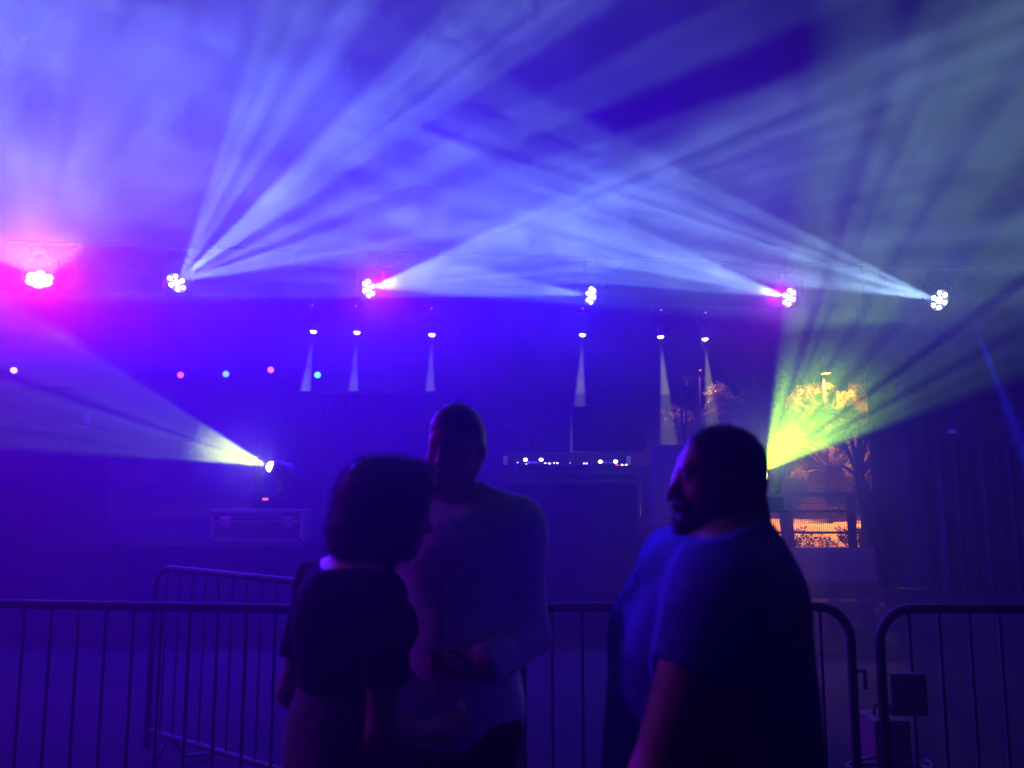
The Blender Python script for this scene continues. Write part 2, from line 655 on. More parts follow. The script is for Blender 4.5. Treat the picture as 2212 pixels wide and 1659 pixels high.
# ------------------------------------------------------------------ yellow moving heads on the floor
def floor_head(P, base_z, D, lens_m, label, display=True):
    root = empty('floor_moving_head', (P.x, P.y, base_z))
    tag(root, label, 'stage light', 'yellow moving heads standing low on the stage')
    h = P.z - base_z
    bm = bmesh.new()
    box(bm, (-.16, -.14, 0.004), (.16, .14, .13), .015)
    build('base', bm, M['black'], root)
    for s in (-1, 1):
        bm = bmesh.new()
        tube(bm, [(s * .09, 0, .13), (s * .15, 0, .2), (s * .155, 0, h)], [.04, .034, .03], 8)
        build('yoke_arm', bm, M['black'], root)
    x, y, z = frame_of(-D)
    m4 = Matrix((x, y, z)).transposed().to_4x4()
    m4.translation = Vector((0, 0, h))
    bm = bmesh.new()
    lathe(bm, [(0, .26), (.09, .25), (.11, .2), (.1, .05), (.078, .0), (.068, .0), (.064, .015), (0, .015)], 22, m4)
    build('head', bm, M['plastic'], root, True)
    bm = bmesh.new()
    lathe(bm, [(0, -.05), (.03, -.043), (.052, -.022), (.066, .014)], 20, m4)
    build('lens', bm, lens_m, root, True)
    if display:
        bm = bmesh.new()
        seg = lambda a, b, c, e: box(bm, (a, -.147, b), (c, -.142, e))
        # digits A 0 1 as on the menu display
        for x0, w in ((-.03, .018), (-.006, .018)):
            seg(x0, .085, x0 + .005, .108)
            seg(x0 + w - .005, .085, x0 + w, .108)
            seg(x0 + .005, .103, x0 + w - .005, .108)
            seg(x0 + .005, .085, x0 + w - .005, .09)
        seg(.022, .085, .027, .108)
        build('display', bm, M['red_led'], root)
    return root


Y1 = at(585, 1008, 8.95)
Y2 = at(1646, 1024, 7.9)
def puff_at(c, r, d, label):
    vol_box('glow_puff', c - Vector((r, r, r)), c + Vector((r, r, r)), d, g=.15, smoke=(2.2, d * .5, d * 1.5, .5), label=label, puff=(tuple(c), r))  # dense smoke added round a lamp to shape its glow


for k_, r_, d_ in ((1, 1.15, .16), (3, .6, .16), (5, .55, .16)):
    puff_at(WP[k_] + Vector((0, -.15, -.3 if k_ == 1 else -.12)), r_, d_, 'small puff of smoke added to hold the glow round a moving head of the front row')
puff_at(Y1 + Vector((-.25, -.15, .07)), 0.7, .13, 'denser puff of smoke added to brighten the beam near the yellow moving head')
puff_at(Y2 + Vector((.3, -.2, .2)), 1.25, .10, 'denser puff of smoke added to brighten the beam near the lime moving head')
YEL = (.66, .86, .0)
x, y, z, h = fan_frame(Y1, 145.5, 177.5, 13)
r1 = floor_head(Y1, 1.315, -z, M['lens_yellow'], 'yellow moving head standing on the flight case at left')
fan_lamp(Y1, 145.5, 177.5, 13, YEL, 7000,
         [(145.5, 0), (147.8, .8), (151.5, .9), (153, .5), (154.5, .95), (158.5, 1), (160.6, .12), (162, .9), (166, 1), (167.2, .5), (168.6, .95),
          (171, .9), (172, .5), (173.5, .95), (175.2, .8), (177.5, 0)], .12, 'Quadratic', r1, noise=.6, seed=11, fine=18, off=z * -.06)
wash_lamp(Y1 - z * .22, (1, .8, .1), 3.0, 'Quadratic', r1, .05)
x, y, z, h = fan_frame(Y2, 19, 83, 25)
r2 = floor_head(Y2, Y2.z - .34, -z, M['lens_yellow'], 'lime yellow moving head hidden behind the neck of the bearded man', False)
fan_lamp(Y2, 19, 83, 25, (.36, .82, .0), 6500,
         [(19, 0), (22.5, .5), (27, .7), (29, .35), (31, .8), (35, .7), (36.5, .1), (38.5, .8), (45, .95), (47, .55), (49, 1), (56, 1),
          (58, .6), (60, .95), (66, .95), (69.5, .8), (71.5, .25), (73.5, .7), (77, .8), (79.5, .6), (83, 0)], .2, 'Quadratic', r2, noise=.6, seed=13, fine=22, off=z * -.06)
wash_lamp(Y2 - z * .2, (.5, 1, .05), 14.0, 'Quadratic', r2, .05)

# speaker stack added at the left end of the stage to cut off the yellow beam
sx = at(158, 950, 8.5).x
root = empty('beam_stop_stack', (sx - .62, 8.85, STAGE_Z))
tag(root, 'tall black speaker stack added at the left edge to cut off the yellow beam', 'speaker')
FELT = mat('black_felt', (.0012, .0012, .0013), 1, noise=.3, scale=30, spec=0)
zz = .004
for hgt, nm in ((.62, 'sub_cabinet'), (.62, 'sub_cabinet'), (.42, 'top_cabinet')):
    bm = bmesh.new()
    box(bm, (-.62, -.46, zz), (.62, .5, zz + hgt - .006), .012)
    build(nm, bm, FELT, root)
    bm = bmesh.new()
    box(bm, (-.57, -.472, zz + .05), (.57, -.461, zz + hgt - .056), .004)
    build('grille', bm, M['cloth'], root)
    zz += hgt
bm = bmesh.new()
c_ = at(196, 902, 8.8).z - STAGE_Z
box(bm, (.621, -.16, c_ - .06), (.63, -.04, c_ + .06), .004)
build('handle_plate', bm, mat('dull_plate', (.006, .006, .007), .7), root)

# stand carrying the lime head
root = empty('lamp_stand', (Y2.x, Y2.y, 0))
tag(root, 'thick black stand behind the bearded man holding the lime yellow head', 'stand')
bm = bmesh.new()
box(bm, (-.05, -.05, .03), (.05, .05, Y2.z - .37), .006)
build('post', bm, M['black'], root)
bm = bmesh.new()
box(bm, (-.19, -.17, Y2.z - .37), (.19, .17, Y2.z - .342), .006)
build('top_plate', bm, M['black'], root)
bm = bmesh.new()
box(bm, (-.3, -.3, .002), (.3, .3, .03), .006)
build('base_plate', bm, M['black'], root)

# ------------------------------------------------------------------ flight case under the yellow head
def edge_frame(bm, lo, hi, w, t):
    """aluminium edging round the front face (y = lo.y)"""
    x0, y0, z0 = lo
    x1, y1, z1 = hi
    box(bm, (x0 - t, y0 - t, z0 - t), (x1 + t, y0 + w, z0 + w))
    box(bm, (x0 - t, y0 - t, z1 - w), (x1 + t, y0 + w, z1 + t))
    box(bm, (x0 - t, y0 - t + .001, z0 + w), (x0 + w, y0 + w, z1 - w))
    box(bm, (x1 - w, y0 - t + .001, z0 + w), (x1 + t, y0 + w, z1 - w))


fc = at(455, 1165, 8.75)
fd = at(650, 1168, 8.75)
root = empty('flight_case', ((fc.x + fd.x) / 2, 8.95, STAGE_Z))
tag(root, 'black flight case with pale metal edges and two latches on the stage at left', 'flight case')
hw = (fd.x - fc.x) / 2
bm = bmesh.new()
box(bm, (-hw, -.2, .012), (hw, .28, .345))
build('body', bm, M['laminate'], root)
bm = bmesh.new()
edge_frame(bm, (-hw, -.2, .012), (hw, .28, .345), .028, .004)
build('edging', bm, M['alu'], root)
bm = bmesh.new()
box(bm, (-hw + .03, -.206, .215), (hw - .03, -.198, .235))
build('lid_seam', bm, M['alu'], root)
for s in (-1, 1):
    bm = bmesh.new()
    box(bm, (s * hw * .68 - .055, -.212, .165), (s * hw * .68 + .055, -.2, .275), .006)
    box(bm, (s * hw * .68 - .02, -.218, .2), (s * hw * .68 + .02, -.205, .24), .004)
    build('latch', bm, M['alu'], root)
bm = bmesh.new()
box(bm, (-.12, -.214, .12), (.12, -.2, .2), .006)
build('handle_plate', bm, M['steel'], root)
for sx in (-1, 1):
    for zz in (.03, .33):
        bm = bmesh.new()
        bmesh.ops.create_uvsphere(bm, u_segments=10, v_segments=6, radius=.026,
                                  matrix=Matrix.Translation((sx * (hw - .012), -.192, zz)))
        build('corner_ball', bm, M['steel'], root, True)

# ------------------------------------------------------------------ dj booth
bx0 = at(1085, 1040, 8.62).x
bx1 = at(1381, 1040, 8.62).x
TZ = at(1200, 1017, 8.62).z
root = empty('dj_booth', ((bx0 + bx1) / 2, 8.9, STAGE_Z))
tag(root, 'black DJ booth case standing on the front of the stage', 'dj booth')
hw = (bx1 - bx0) / 2
zt = TZ - STAGE_Z
bm = bmesh.new()
box(bm, (-hw + .03, -.26, 0.004), (hw - .03, .28, zt - .13))
build('front_panel', bm, M['cloth'], root)
bm = bmesh.new()
box(bm, (-hw, -.28, zt - .128), (hw, .3, zt - .07), .004)
box(bm, (-hw, -.27, zt - .068), (hw, .3, zt - .03), .004)
build('table_case', bm, M['laminate'], root)
for a, b, nm in ((zt - .128, zt - .098, 'lower_edging'), (zt - .03, zt, 'upper_edging')):
    bm = bmesh.new()
    box(bm, (-hw - .003, -.284, a), (hw + .003, -.262, b), .003)
    build(nm, bm, M['steel'], root)
bm = bmesh.new()
box(bm, (-hw, -.26, zt - .028), (hw, .3, zt - .004))
build('table_top', bm, M['laminate'], root)
# raised back edge of the open case
zb = at(1200, 980, 9.2).z - STAGE_Z
bm = bmesh.new()
box(bm, (-hw + .02, .305, zt - .1), (hw - .02, .325, zb))
build('case_back', bm, M['laminate'], root)
bm = bmesh.new()
box(bm, (-hw + .015, .298, zb), (hw - .015, .33, zb + .018), .003)
build('case_back_edging', bm, M['steel'], root)
for s in (-1, 1):
    bm = bmesh.new()
    box(bm, (s * (hw - .03) - .025, .27, zb - .13), (s * (hw - .03) + .025, .297, zb - .03), .003)
    build('latch', bm, M['plate'], root)
LZ = zt

# players and mixer on the table
white_led = emis('white_led', (1, .9, .95), 9)
soft_led = emis('soft_white_led', (1, .85, 1), 3.5)
red_led2 = emis('red_button', (1, .05, .15), 2.2)


def gear(name, label, cat, X, wdt, dep, hgt, jog, leds, group=None):
    r = empty(name, (X, 8.86, STAGE_Z + zt - .003))
    tag(r, label, cat, group)
    bm = bmesh.new()
    box(bm, (-wdt / 2, -dep / 2, 0), (wdt / 2, dep / 2, hgt), .008)
    build('body', bm, M['plastic'], r)
    for jx in jog:
        bm = bmesh.new()
        lathe(bm, [(0, hgt + .022), (.06, hgt + .022), (.066, hgt + .016), (.07, hgt)], 20, Matrix.Translation((jx, .02, 0)))
        build('jog_wheel', bm, M['alu'], r, True)
    for (lx, lz, sx, sz, m) in leds:
        bm = bmesh.new()
        lathe(bm, [(0, .5), (.7, .35), (1, 0)], 10, Matrix.Translation((lx, -dep / 2 - .006, lz)) @ Matrix.Rotation(math.pi / 2, 4, 'X') @ Matrix.Diagonal((sx, sz, .006, 1)))
        build('indicator_light', bm, m, r, True)
    return r


def bx(px): return at(px, 1000, 8.7).x


def led(px, py, X, sx, sz, m): 
    p = at(px, py, 8.66)
    return (p.x - X, p.z - (STAGE_Z + zt - .003), sx, sz, m)


XA, XM, XB = bx(1152), bx(1232), bx(1314)
gear('media_player', 'left deck on the booth with two bright white lights', 'media player', XA, .34, .36, .085, [0],
     [led(1135, 993, XA, .022, .018, white_led), led(1169, 993, XA, .022, .018, white_led), led(1118, 999, XA, .007, .006, soft_led),
      led(1137, 1002, XA, .007, .006, soft_led)], 'decks on the DJ booth')
gear('mixer', 'small mixer with a row of tiny lights between the two decks', 'mixer', XM, .34, .34, .07, [],
     [led(px, py, XM, sx, .008, soft_led) for px, py, sx in ((1178, 1001, .016), (1187, 1001, .016), (1197, 1000, .007), (1204, 1000, .012),
      (1232, 1000, .004), (1262, 1001, .011), (1268, 1001, .010))])
gear('media_player', 'right deck on the booth with a red button among its white lights', 'media player', XB, .34, .36, .085, [0],
     [led(1297, 997, XB, .022, .018, white_led), led(1330, 997, XB, .022, .018, white_led), led(1333, 1004, XB, .020, .009, red_led2),
      led(1344, 1004, XB, .014, .009, soft_led), led(1353, 1004, XB, .014, .009, soft_led)], 'decks on the DJ booth')

# dark flat screen at the back of the booth
s0, s1 = at(1237, 975, 9.35), at(1391, 878, 9.35)
root = empty('flat_screen', ((s0.x + s1.x) / 2, 9.35, STAGE_Z))
tag(root, 'dark rectangular screen standing behind the right half of the booth', 'screen')
w2 = (s1.x - s0.x) / 2
bm = bmesh.new()
box(bm, (-w2, -.025, s0.z - STAGE_Z), (w2, .025, s1.z - STAGE_Z), .006)
build('panel', bm, M['black'], root)
bm = bmesh.new()
box(bm, (-.04, .03, .02), (.04, .07, s1.z - STAGE_Z - .15), .004)
build('post', bm, M['black'], root)
bm = bmesh.new()
box(bm, (-.3, -.12, .003), (.3, .2, .02), .004)
build('base_plate', bm, M['black'], root)

# hanging cable with a coil on the right side of the booth
root = empty('cable', (bx1 + .03, 8.56, 0))
tag(root, 'coiled black cable hanging down the right side of the booth', 'cable')
bm = bmesh.new()
pts = [at(1382, 1030, 8.56), at(1384, 1060, 8.55), at(1388, 1110, 8.56), at(1394, 1160, 8.57), at(1396, 1200, 8.5), at(1392, 1270, 8.2)]
tube(bm, [p - root.location for p in pts], .011, 6)
build('hanging_part', bm, M['rubber'], root)
bm = bmesh.new()
c0 = at(1384, 1023, 8.55) - root.location
tube(bm, [c0 + Vector((.05 * math.cos(t), .005 * t, .06 * math.sin(t))) for t in np.linspace(0, 12.5, 40)], .009, 6)
build('coil', bm, M['rubber'], root)
# reflective strips under it
root = empty('marker_strip', at(1395, 1270, 8.1))
tag(root, 'small pale reflective strip at the stage edge left of the bearded man', 'marker')
bm = bmesh.new()
p = root.location
for (a, b) in ((1258, 1281), (1297, 1303)):
    A, B = at(1391, b, 8.1) - p, at(1399, a, 8.1) - p
    box(bm, (A.x, -.01, A.z), (B.x, .01, B.z), .003)
build('strip', bm, M['plate'], root)

# ------------------------------------------------------------------ stage backdrop, pillar, banner, hoop
t0, t1 = at(560, 846, 11.4), at(1015, 850, 11.4)
root = empty('backdrop_flat', ((t0.x + t1.x) / 2, 11.4, STAGE_Z))
tag(root, 'wide black cloth flat at the rear left of the stage cutting off the small beams', 'backdrop')
w2 = (t1.x - t0.x) / 2
bm = bmesh.new()
prev = None
for i in range(121):
    x = -w2 + i / 120 * 2 * w2
    yy = .02 * math.sin(i * .9) + .012 * math.sin(i * 2.3)
    a, b = bm.verts.new((x, yy, .01)), bm.verts.new((x, yy, t0.z - STAGE_Z - .03))
    if prev: bm.faces.new((prev[0], a, b, prev[1]))
    prev = (a, b)
build('cloth', bm, M['cloth'], root)
bm = bmesh.new()
tube(bm, [(-w2 - .02, 0, t0.z - STAGE_Z - .02), (w2 + .02, 0, t0.z - STAGE_Z - .02)], .028, 10)
build('top_rail', bm, M['black'], root)
for s in (-1, 1):
    bm = bmesh.new()
    tube(bm, [(s * w2, .06, .0), (s * w2, .06, t0.z - STAGE_Z - .04)], .025, 10)
    build('upright', bm, M['black'], root)

# banner with faint round emblems behind the left half of the booth
b0, b1 = at(1020, 985, 11.0), at(1230, 868, 11.0)
root = empty('banner', ((b0.x + b1.x) / 2, 11.0, STAGE_Z))
tag(root, 'black banner with faint round emblems behind the left half of the booth', 'banner')
w2 = (b1.x - b0.x) / 2
bm = bmesh.new()
box(bm, (-w2, -.012, .02), (w2, .012, b1.z - STAGE_Z), .004)
build('panel', bm, M['cloth'], root)
for (px, py, rr) in ((1098, 910, 10), (1180, 908, 9), (1203, 890, 7), (1156, 931, 9), (1118, 932, 9), (1170, 958, 14), (1203, 958, 9), (1135, 957, 8)):
    c = at(px, py, 10.985) - root.location
    bm = bmesh.new()
    rr = rr / F * 11
    tube(bm, [c + Vector((rr * math.cos(t), 0, rr * math.sin(t))) for t in np.linspace(0, 2 * math.pi, 19)], .006, 5, False)
    build('emblem', bm, M['ring_print'], root)

# pale pillar caught by the fifth spot
p0, p1 = at(1416, 1180, 12.2), at(1478, 700, 12.2)
root = empty('pillar', ((p0.x + p1.x) / 2, 12.35, 0))
tag(root, 'pale concrete pillar with level seams lit by a yellowish spot behind the bearded man', 'pillar')
w2 = (p1.x - p0.x) / 2
zs = [0.0] + [at(1450, q, 12.2).z for q in (1180, 1088, 962)]
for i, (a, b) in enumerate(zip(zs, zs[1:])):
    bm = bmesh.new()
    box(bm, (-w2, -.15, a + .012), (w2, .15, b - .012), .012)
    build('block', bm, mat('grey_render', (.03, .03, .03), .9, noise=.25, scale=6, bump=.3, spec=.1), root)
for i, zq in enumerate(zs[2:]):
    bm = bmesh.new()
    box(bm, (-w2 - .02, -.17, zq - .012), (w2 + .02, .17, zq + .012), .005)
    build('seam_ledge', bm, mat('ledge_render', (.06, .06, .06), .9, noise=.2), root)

# upright hoop with hanging leads
hc = at(1477, 890, 10.4)
root = empty('hoop', (hc.x, hc.y, STAGE_Z))
tag(root, 'dark upright hoop seen nearly edge-on above the forehead of the bearded man', 'hoop')
bm = bmesh.new()
tube(bm, [(.085 * math.cos(t), .26 * math.cos(t), hc.z - STAGE_Z + .3 * math.sin(t)) for t in np.linspace(0, 2 * math.pi, 41)], .014, 8, False)
build('rim', bm, M['black'], root)
bm = bmesh.new()
tube(bm, [(0, 0, .02), (0, 0, hc.z - STAGE_Z - .29)], .015, 8)
build('post', bm, M['black'], root)
bm = bmesh.new()
lathe(bm, [(0, .02), (.18, .015), (.19, .002)], 16)
build('foot', bm, M['black'], root)
bm = bmesh.new()
for q in range(4):
    tube(bm, [Vector((.09 + .05 * q + .03 * math.sin(q + t * 2), .02 * q, hc.z - STAGE_Z - .12 - .5 * t + .1 * math.sin(q * 2 + t * 3))) for t in np.linspace(0, 1, 9)], .007, 5)
build('lead', bm, M['rubber'], root)

# ------------------------------------------------------------------ coloured bulbs on a string
root = empty('festoon_string', at(400, 780, 14.6))
tag(root, 'string of small coloured round bulbs behind the left of the stage', 'string lights')
rl = root.location
bulbs = [(30, 800, (1, .75, .25)), (390, 810, (1, .12, .3)), (488, 808, (.2, .55, 1)), (585, 799, (1, .2, .4)), (686, 810, (.15, .95, .85))]
cab = [(-120, 778)] + [(b[0], b[1] - 12) for b in bulbs] + [(790, 800), (900, 812)]
pts = []
for (ax, ay), (bx_, by) in zip(cab, cab[1:]):
    for t in (0, .25, .5, .75):
        sag = (bx_ - ax) * .03 * 4 * t * (1 - t)
        pts.append(at(ax + (bx_ - ax) * t, ay + (by - ay) * t + sag, 14.6) - rl)
bm = bmesh.new()
tube(bm, pts, .006, 5)
build('cable', bm, M['rubber'], root)
for i, (px, py, c) in enumerate(bulbs):
    p = at(px, py, 14.6) - rl
    bm = bmesh.new()
    bmesh.ops.create_uvsphere(bm, u_segments=14, v_segments=9, radius=.06, matrix=Matrix.Translation(p))
    o = build('bulb', bm, emis('bulb_glass', c, 1.6), root, True)
    o['label'] = ('amber', 'red', 'blue', 'pink', 'turquoise')[i] + ' lit bulb'
    bm = bmesh.new()
    tube(bm, [p + Vector((0, 0, .045)), p + Vector((0, 0, .1))], .022, 8)
    build('socket', bm, M['rubber'], root)

# ------------------------------------------------------------------ right hand wall of canvas, drape, plate
wx = at(1887, 900, 12.3).x
root = empty('canvas_wall', (wx + 4, 12.3, 0))
tag(root, 'tall dark canvas wall closing off the right side of the stage', 'wall')
bm = bmesh.new()
prev = None
for i in range(161):
    x = -4 + i / 160 * 12
    yy = .035 * math.sin(i * .55) + .02 * math.sin(i * 1.7)
    a, b = bm.verts.new((x, yy, .01)), bm.verts.new((x, yy, 5.0))
    if prev: bm.faces.new((prev[0], a, b, prev[1]))
    prev = (a, b)
build('canvas', bm, M['wall'], root, True)
bm = bmesh.new()
box(bm, (-4.06, -.06, 0), (-3.94, .06, 5.05), .01)
build('edge_post', bm, M['black'], root)

d0, d1 = at(2026, 1310, 11.7), at(2260, 962, 11.7)
root = empty('drape', (d0.x + .5, 11.7, 0))
tag(root, 'dim hanging drape with soft vertical folds behind the right barrier', 'drape')
bm = bmesh.new()
prev = None
for i in range(101):
    x = -.5 + i / 100 * 1.6
    yy = .05 * math.sin(i * .5) + .025 * math.sin(i * 1.3)
    a, b = bm.verts.new((x + .02 * math.sin(i), yy * 1.3, .02)), bm.verts.new((x, yy, d1.z))
    if prev: bm.faces.new((prev[0], a, b, prev[1]))
    prev = (a, b)
DR = mat('drape_cloth', (.02, .018, .02), .95, spec=.1)
build('cloth', bm, mat('drape_fabric', (.022, .02, .022), .95, noise=.2, scale=4, spec=.1), root, True)
bm = bmesh.new()
tube(bm, [(-.55, 0, d1.z + .01), (1.15, 0, d1.z + .01)], .02, 8)
build('rod', bm, DR, root)
for xx in (-.53, 1.13):
    bm = bmesh.new()
    tube(bm, [(xx, .08, 0), (xx, .08, d1.z)], .02, 8)
    build('upright', bm, M['black'], root)
p = at(2056, 932, 11.75)
root = empty('notice_plate', p)
tag(root, 'small pale rectangular plate just above the drape at right', 'sign')
bm = bmesh.new()
box(bm, (-.055, -.008, -.03), (.055, .008, .03), .003)
build('plate', bm, M['plate'], root)
bm = bmesh.new()
tube(bm, [(0, .02, -.1), (0, .02, .03)], .01, 6)
build('bracket', bm, M['black'], root)


# ------------------------------------------------------------------ low wall with railing, street lamp, trees
YW = 13.2
wl, wr = at(1560, 1180, YW).x, at(1892, 1180, YW).x
wz = at(1700, 1182, YW).z
root = empty('low_wall', ((wl + wr) / 2, YW, 0))
tag(root, 'low dark concrete wall below the railing at the gap to the street', 'wall')
bm = bmesh.new()
box(bm, (-(wr - wl) / 2, -.12, .002), ((wr - wl) / 2, .12, wz), .012)
build('wall_body', bm, mat('dark_render', (.09, .085, .085), .9, noise=.3, scale=5, bump=.3), root)

q0, q1 = at(1290, 1100, 14.6).x, at(1570, 1100, 14.6).x
r_ = empty('black_screen_fence', ((q0 + q1) / 2, 14.6, STAGE_Z))
tag(r_, 'low black screen fence at the back of the stage behind the booth and pillar', 'fence')
for i in range(3):
    bm = bmesh.new()
    w_ = (q1 - q0) / 3
    box(bm, (-(q1 - q0) / 2 + i * w_ + .01, -.02, .02), (-(q1 - q0) / 2 + (i + 1) * w_ - .01, .02, .95), .006)
    build('panel', bm, M['cloth'], r_)

root = empty('railing', ((wl + wr) / 2, YW, wz))
tag(root, 'dark steel railing with a perforated sheet panel in front of the orange street', 'railing')
rx0, rx1 = -(wr - wl) / 2, (wr - wl) / 2
for (ya, yb, nm) in ((1063, 1073, 'top_rail'), (1101, 1107, 'middle_rail'), (1148, 1153, 'lower_rail')):
    za, zb_ = at(1700, yb, YW).z - wz, at(1700, ya, YW).z - wz
    bm = bmesh.new()
    box(bm, (rx0, -.025, za), (rx1, .025, zb_), .006)
    build(nm, bm, M['black'], root)
zw = at(1700, 1087, YW).z - wz
bm = bmesh.new()
tube(bm, [(rx0, 0, zw), (rx1, 0, zw)], .006, 6)
build('wire', bm, M['black'], root)
for px in (1568, 1703, 1838):
    X = at(px, 1100, YW).x - root.location.x
    bm = bmesh.new()
    box(bm, (X - .06, -.04, .001), (X + .06, .04, at(1700, 1063, YW).z - wz - .002), .006)
    build('post', bm, M['black'], root)
# perforated sheet: real lattice of diamond openings
zl, zh = at(1700, 1148, YW).z - wz, at(1700, 1107, YW).z - wz
bm = bmesh.new()
st = .034
ncol = int((rx1 - rx0) / st)
nrow = int((zh - zl) / (st * .62))
for i in range(ncol + 1):
    pts = []
    for j in range(nrow + 1):
        X = rx0 + i * st + (st * .25 if j % 2 else -st * .25)
        pts.append((X, zl + (zh - zl) * j / nrow))
    w = .0055
    for (xa, za), (xb, zb_) in zip(pts, pts[1:]):
        vs = [bm.verts.new(q) for q in ((xa - w, .0, za), (xa + w, .0, za), (xb + w, .0, zb_), (xb - w, .0, zb_))]
        bm.faces.new(vs)
for j in range(nrow + 1):
    zc = zl + (zh - zl) * j / nrow
    vs = [bm.verts.new(q) for q in ((rx0, .001, zc - .0035), (rx1, .001, zc - .0035), (rx1, .001, zc + .0035), (rx0, .001, zc + .0035))]
    bm.faces.new(vs)
o = build('perforated_sheet', bm, M['black'], root)
o['kind'] = 'stuff'

# sodium street lamps
def street_lamp(px, ytop, ybot, LY, energy, label):
    X = at(px, 900, LY).x
    LH = at(px, ytop, LY).z
    root = empty('street_lamp', (X, LY, 0))
    tag(root, label, 'street lamp', 'street lamps beyond the stage')
    bm = bmesh.new()
    tube(bm, [(0, 0, 0), (0, 0, 1.0), (0, 0, LH)], [.09, .075, .05], 10)
    build('pole', bm, M['lamp_grey'], root)
    bm = bmesh.new()
    tube(bm, [(0, 0, LH), (-.05, -.1, LH + .12), (-.1, -.3, LH + .15)], .035, 8)
    build('arm', bm, M['lamp_grey'], root)
    bm = bmesh.new()
    box(bm, (-.25, -.75, LH + .1), (.05, -.28, LH + .2), .03)
    build('lamp_housing', bm, M['lamp_grey'], root)
    bm = bmesh.new()
    box(bm, (-.22, -.7, LH + .06), (.02, -.32, LH + .098), .015)
    build('lamp_glass', bm, emis('sodium_glass', (1, .5, .12), 4), root)
    l = bpy.data.lights.new('sodium', 'SPOT')
    l.spot_size = R(165)
    l.spot_blend = .3
    l.energy = energy
    l.color = (1, .30, .03)
    l.shadow_soft_size = .12
    place_lamp('sodium_light', l, Matrix.Translation((X - .1, LY - .51, LH - .02)), root)


street_lamp(1783, 815, 1100, 31.0, 21000, 'sodium street lamp half hidden in the lit leaves beyond the railing')
street_lamp(1512, 806, 1100, 46.0, 3000, 'distant sodium street lamp glinting through leaves above the head of the bearded man')


def leafset(rng, centers, n_twigs, spread, leaf, per=9, squash=.8):
    """compound leaves: twigs with paired pointed leaflets"""
    V, Fc = [], []
    for _ in range(n_twigs):
        c, r = centers[rng.integers(len(centers))]
        while True:
            q = rng.uniform(-1, 1, 3)
            if q @ q < 1: break
        q = q * (np.abs(q).max() ** -.15) * r * np.array([1, 1, squash])
        base = np.array(c) + q
        d = rng.normal(0, 1, 3) + np.array([0, 0, -.5])
        d /= np.linalg.norm(d)
        sd = np.cross(d, rng.normal(0, 1, 3))
        sd /= np.linalg.norm(sd)
        L = leaf * per * .28
        for k in range(per):
            t = (k // 2) / (per / 2)
            s = -1 if k % 2 else 1
            o = base + d * L * t
            ax = sd * s * .85 + d * .55 + rng.normal(0, .15, 3)
            ax /= np.linalg.norm(ax)
            nn = np.cross(ax, d) + rng.normal(0, .3, 3)
            w = np.cross(nn, ax)
            w /= np.linalg.norm(w) + 1e-9
            ll = leaf * rng.uniform(.75, 1.2)
            b = len(V)
            V += [o, o + ax * ll * .45 + w * ll * .17, o + ax * ll, o + ax * ll * .45 - w * ll * .17]
            Fc.append((b, b + 1, b + 2, b + 3))
    me = bpy.data.meshes.new('crown')
    me.from_pydata([tuple(v) for v in V], [], Fc)
    me.update()
    return me


def tree(label, px, Y, height, crown_r, crown_z, n_twigs, leaf, seed, nclump=14, clump=.36, lean=0.0, group='trees beyond the railing'):
    rng = np.random.default_rng(seed)
    X = at(px, 1000, Y).x
    root = empty('tree', (X, Y, 0))
    tag(root, label, 'tree', group)
    bm = bmesh.new()
    trunk = [(0, 0, 0), (.05 + lean * .2, 0, height * .25), (lean * .6 - .04, .05, height * .5), (lean, 0, height * .8)]
    tube(bm, trunk, [.16, .12, .09, .03], 9)
    build('trunk', bm, M['bark'], root, True)
    centers = []
    for i in range(nclump):
        a = rng.uniform(0, 2 * math.pi)
        rr = crown_r * math.sqrt(rng.uniform(.05, 1))
        zz = crown_z[0] + (crown_z[1] - crown_z[0]) * rng.uniform(0, 1)
        c = (lean + rr * math.cos(a), rr * math.sin(a), zz)
        centers.append((c, rng.uniform(.5, 1.2) * crown_r * clump * .8))
        bm = bmesh.new()
        s = trunk[2] if zz > height * .5 else trunk[1]
        mid = ((s[0] + c[0]) / 2, (s[1] + c[1]) / 2, (s[2] + c[2]) / 2 + .15)
        tube(bm, [s, mid, c], [.05, .03, .012], 6)
        build('limb', bm, M['bark'], root, True)
    me = leafset(rng, centers, n_twigs, crown_r, leaf)
    o = mesh_ob('crown', me, M['leaf'], root)
    o['kind'] = 'stuff'
    return root


tree('leafy tree standing in front of the street lamp, its leaves lit amber', 1794, 32.4, 7.8, 1.7, (1.9, 7.1), 3600, .10, 3, 60, .24)
tree('dark low tree at the right edge of the gap against the orange paving', 1862, 15.0, 3.4, .66, (.85, 3.2), 820, .08, 5, 16)
tree('thin young tree close behind the railing post', 1690, 15.2, 2.6, .5, (1.0, 2.2), 170, .085, 8, 9)
tree('tree farther left behind the stage with a few glinting leaves', 1515, 44.5, 10.0, 2.4, (4.4, 8.4), 700, .16, 11, 12)
tree('distant dark tree filling the top of the gap behind the lamp', 1740, 50.0, 11, 5.0, (3.4, 9.5), 1800, .2, 17, 20)


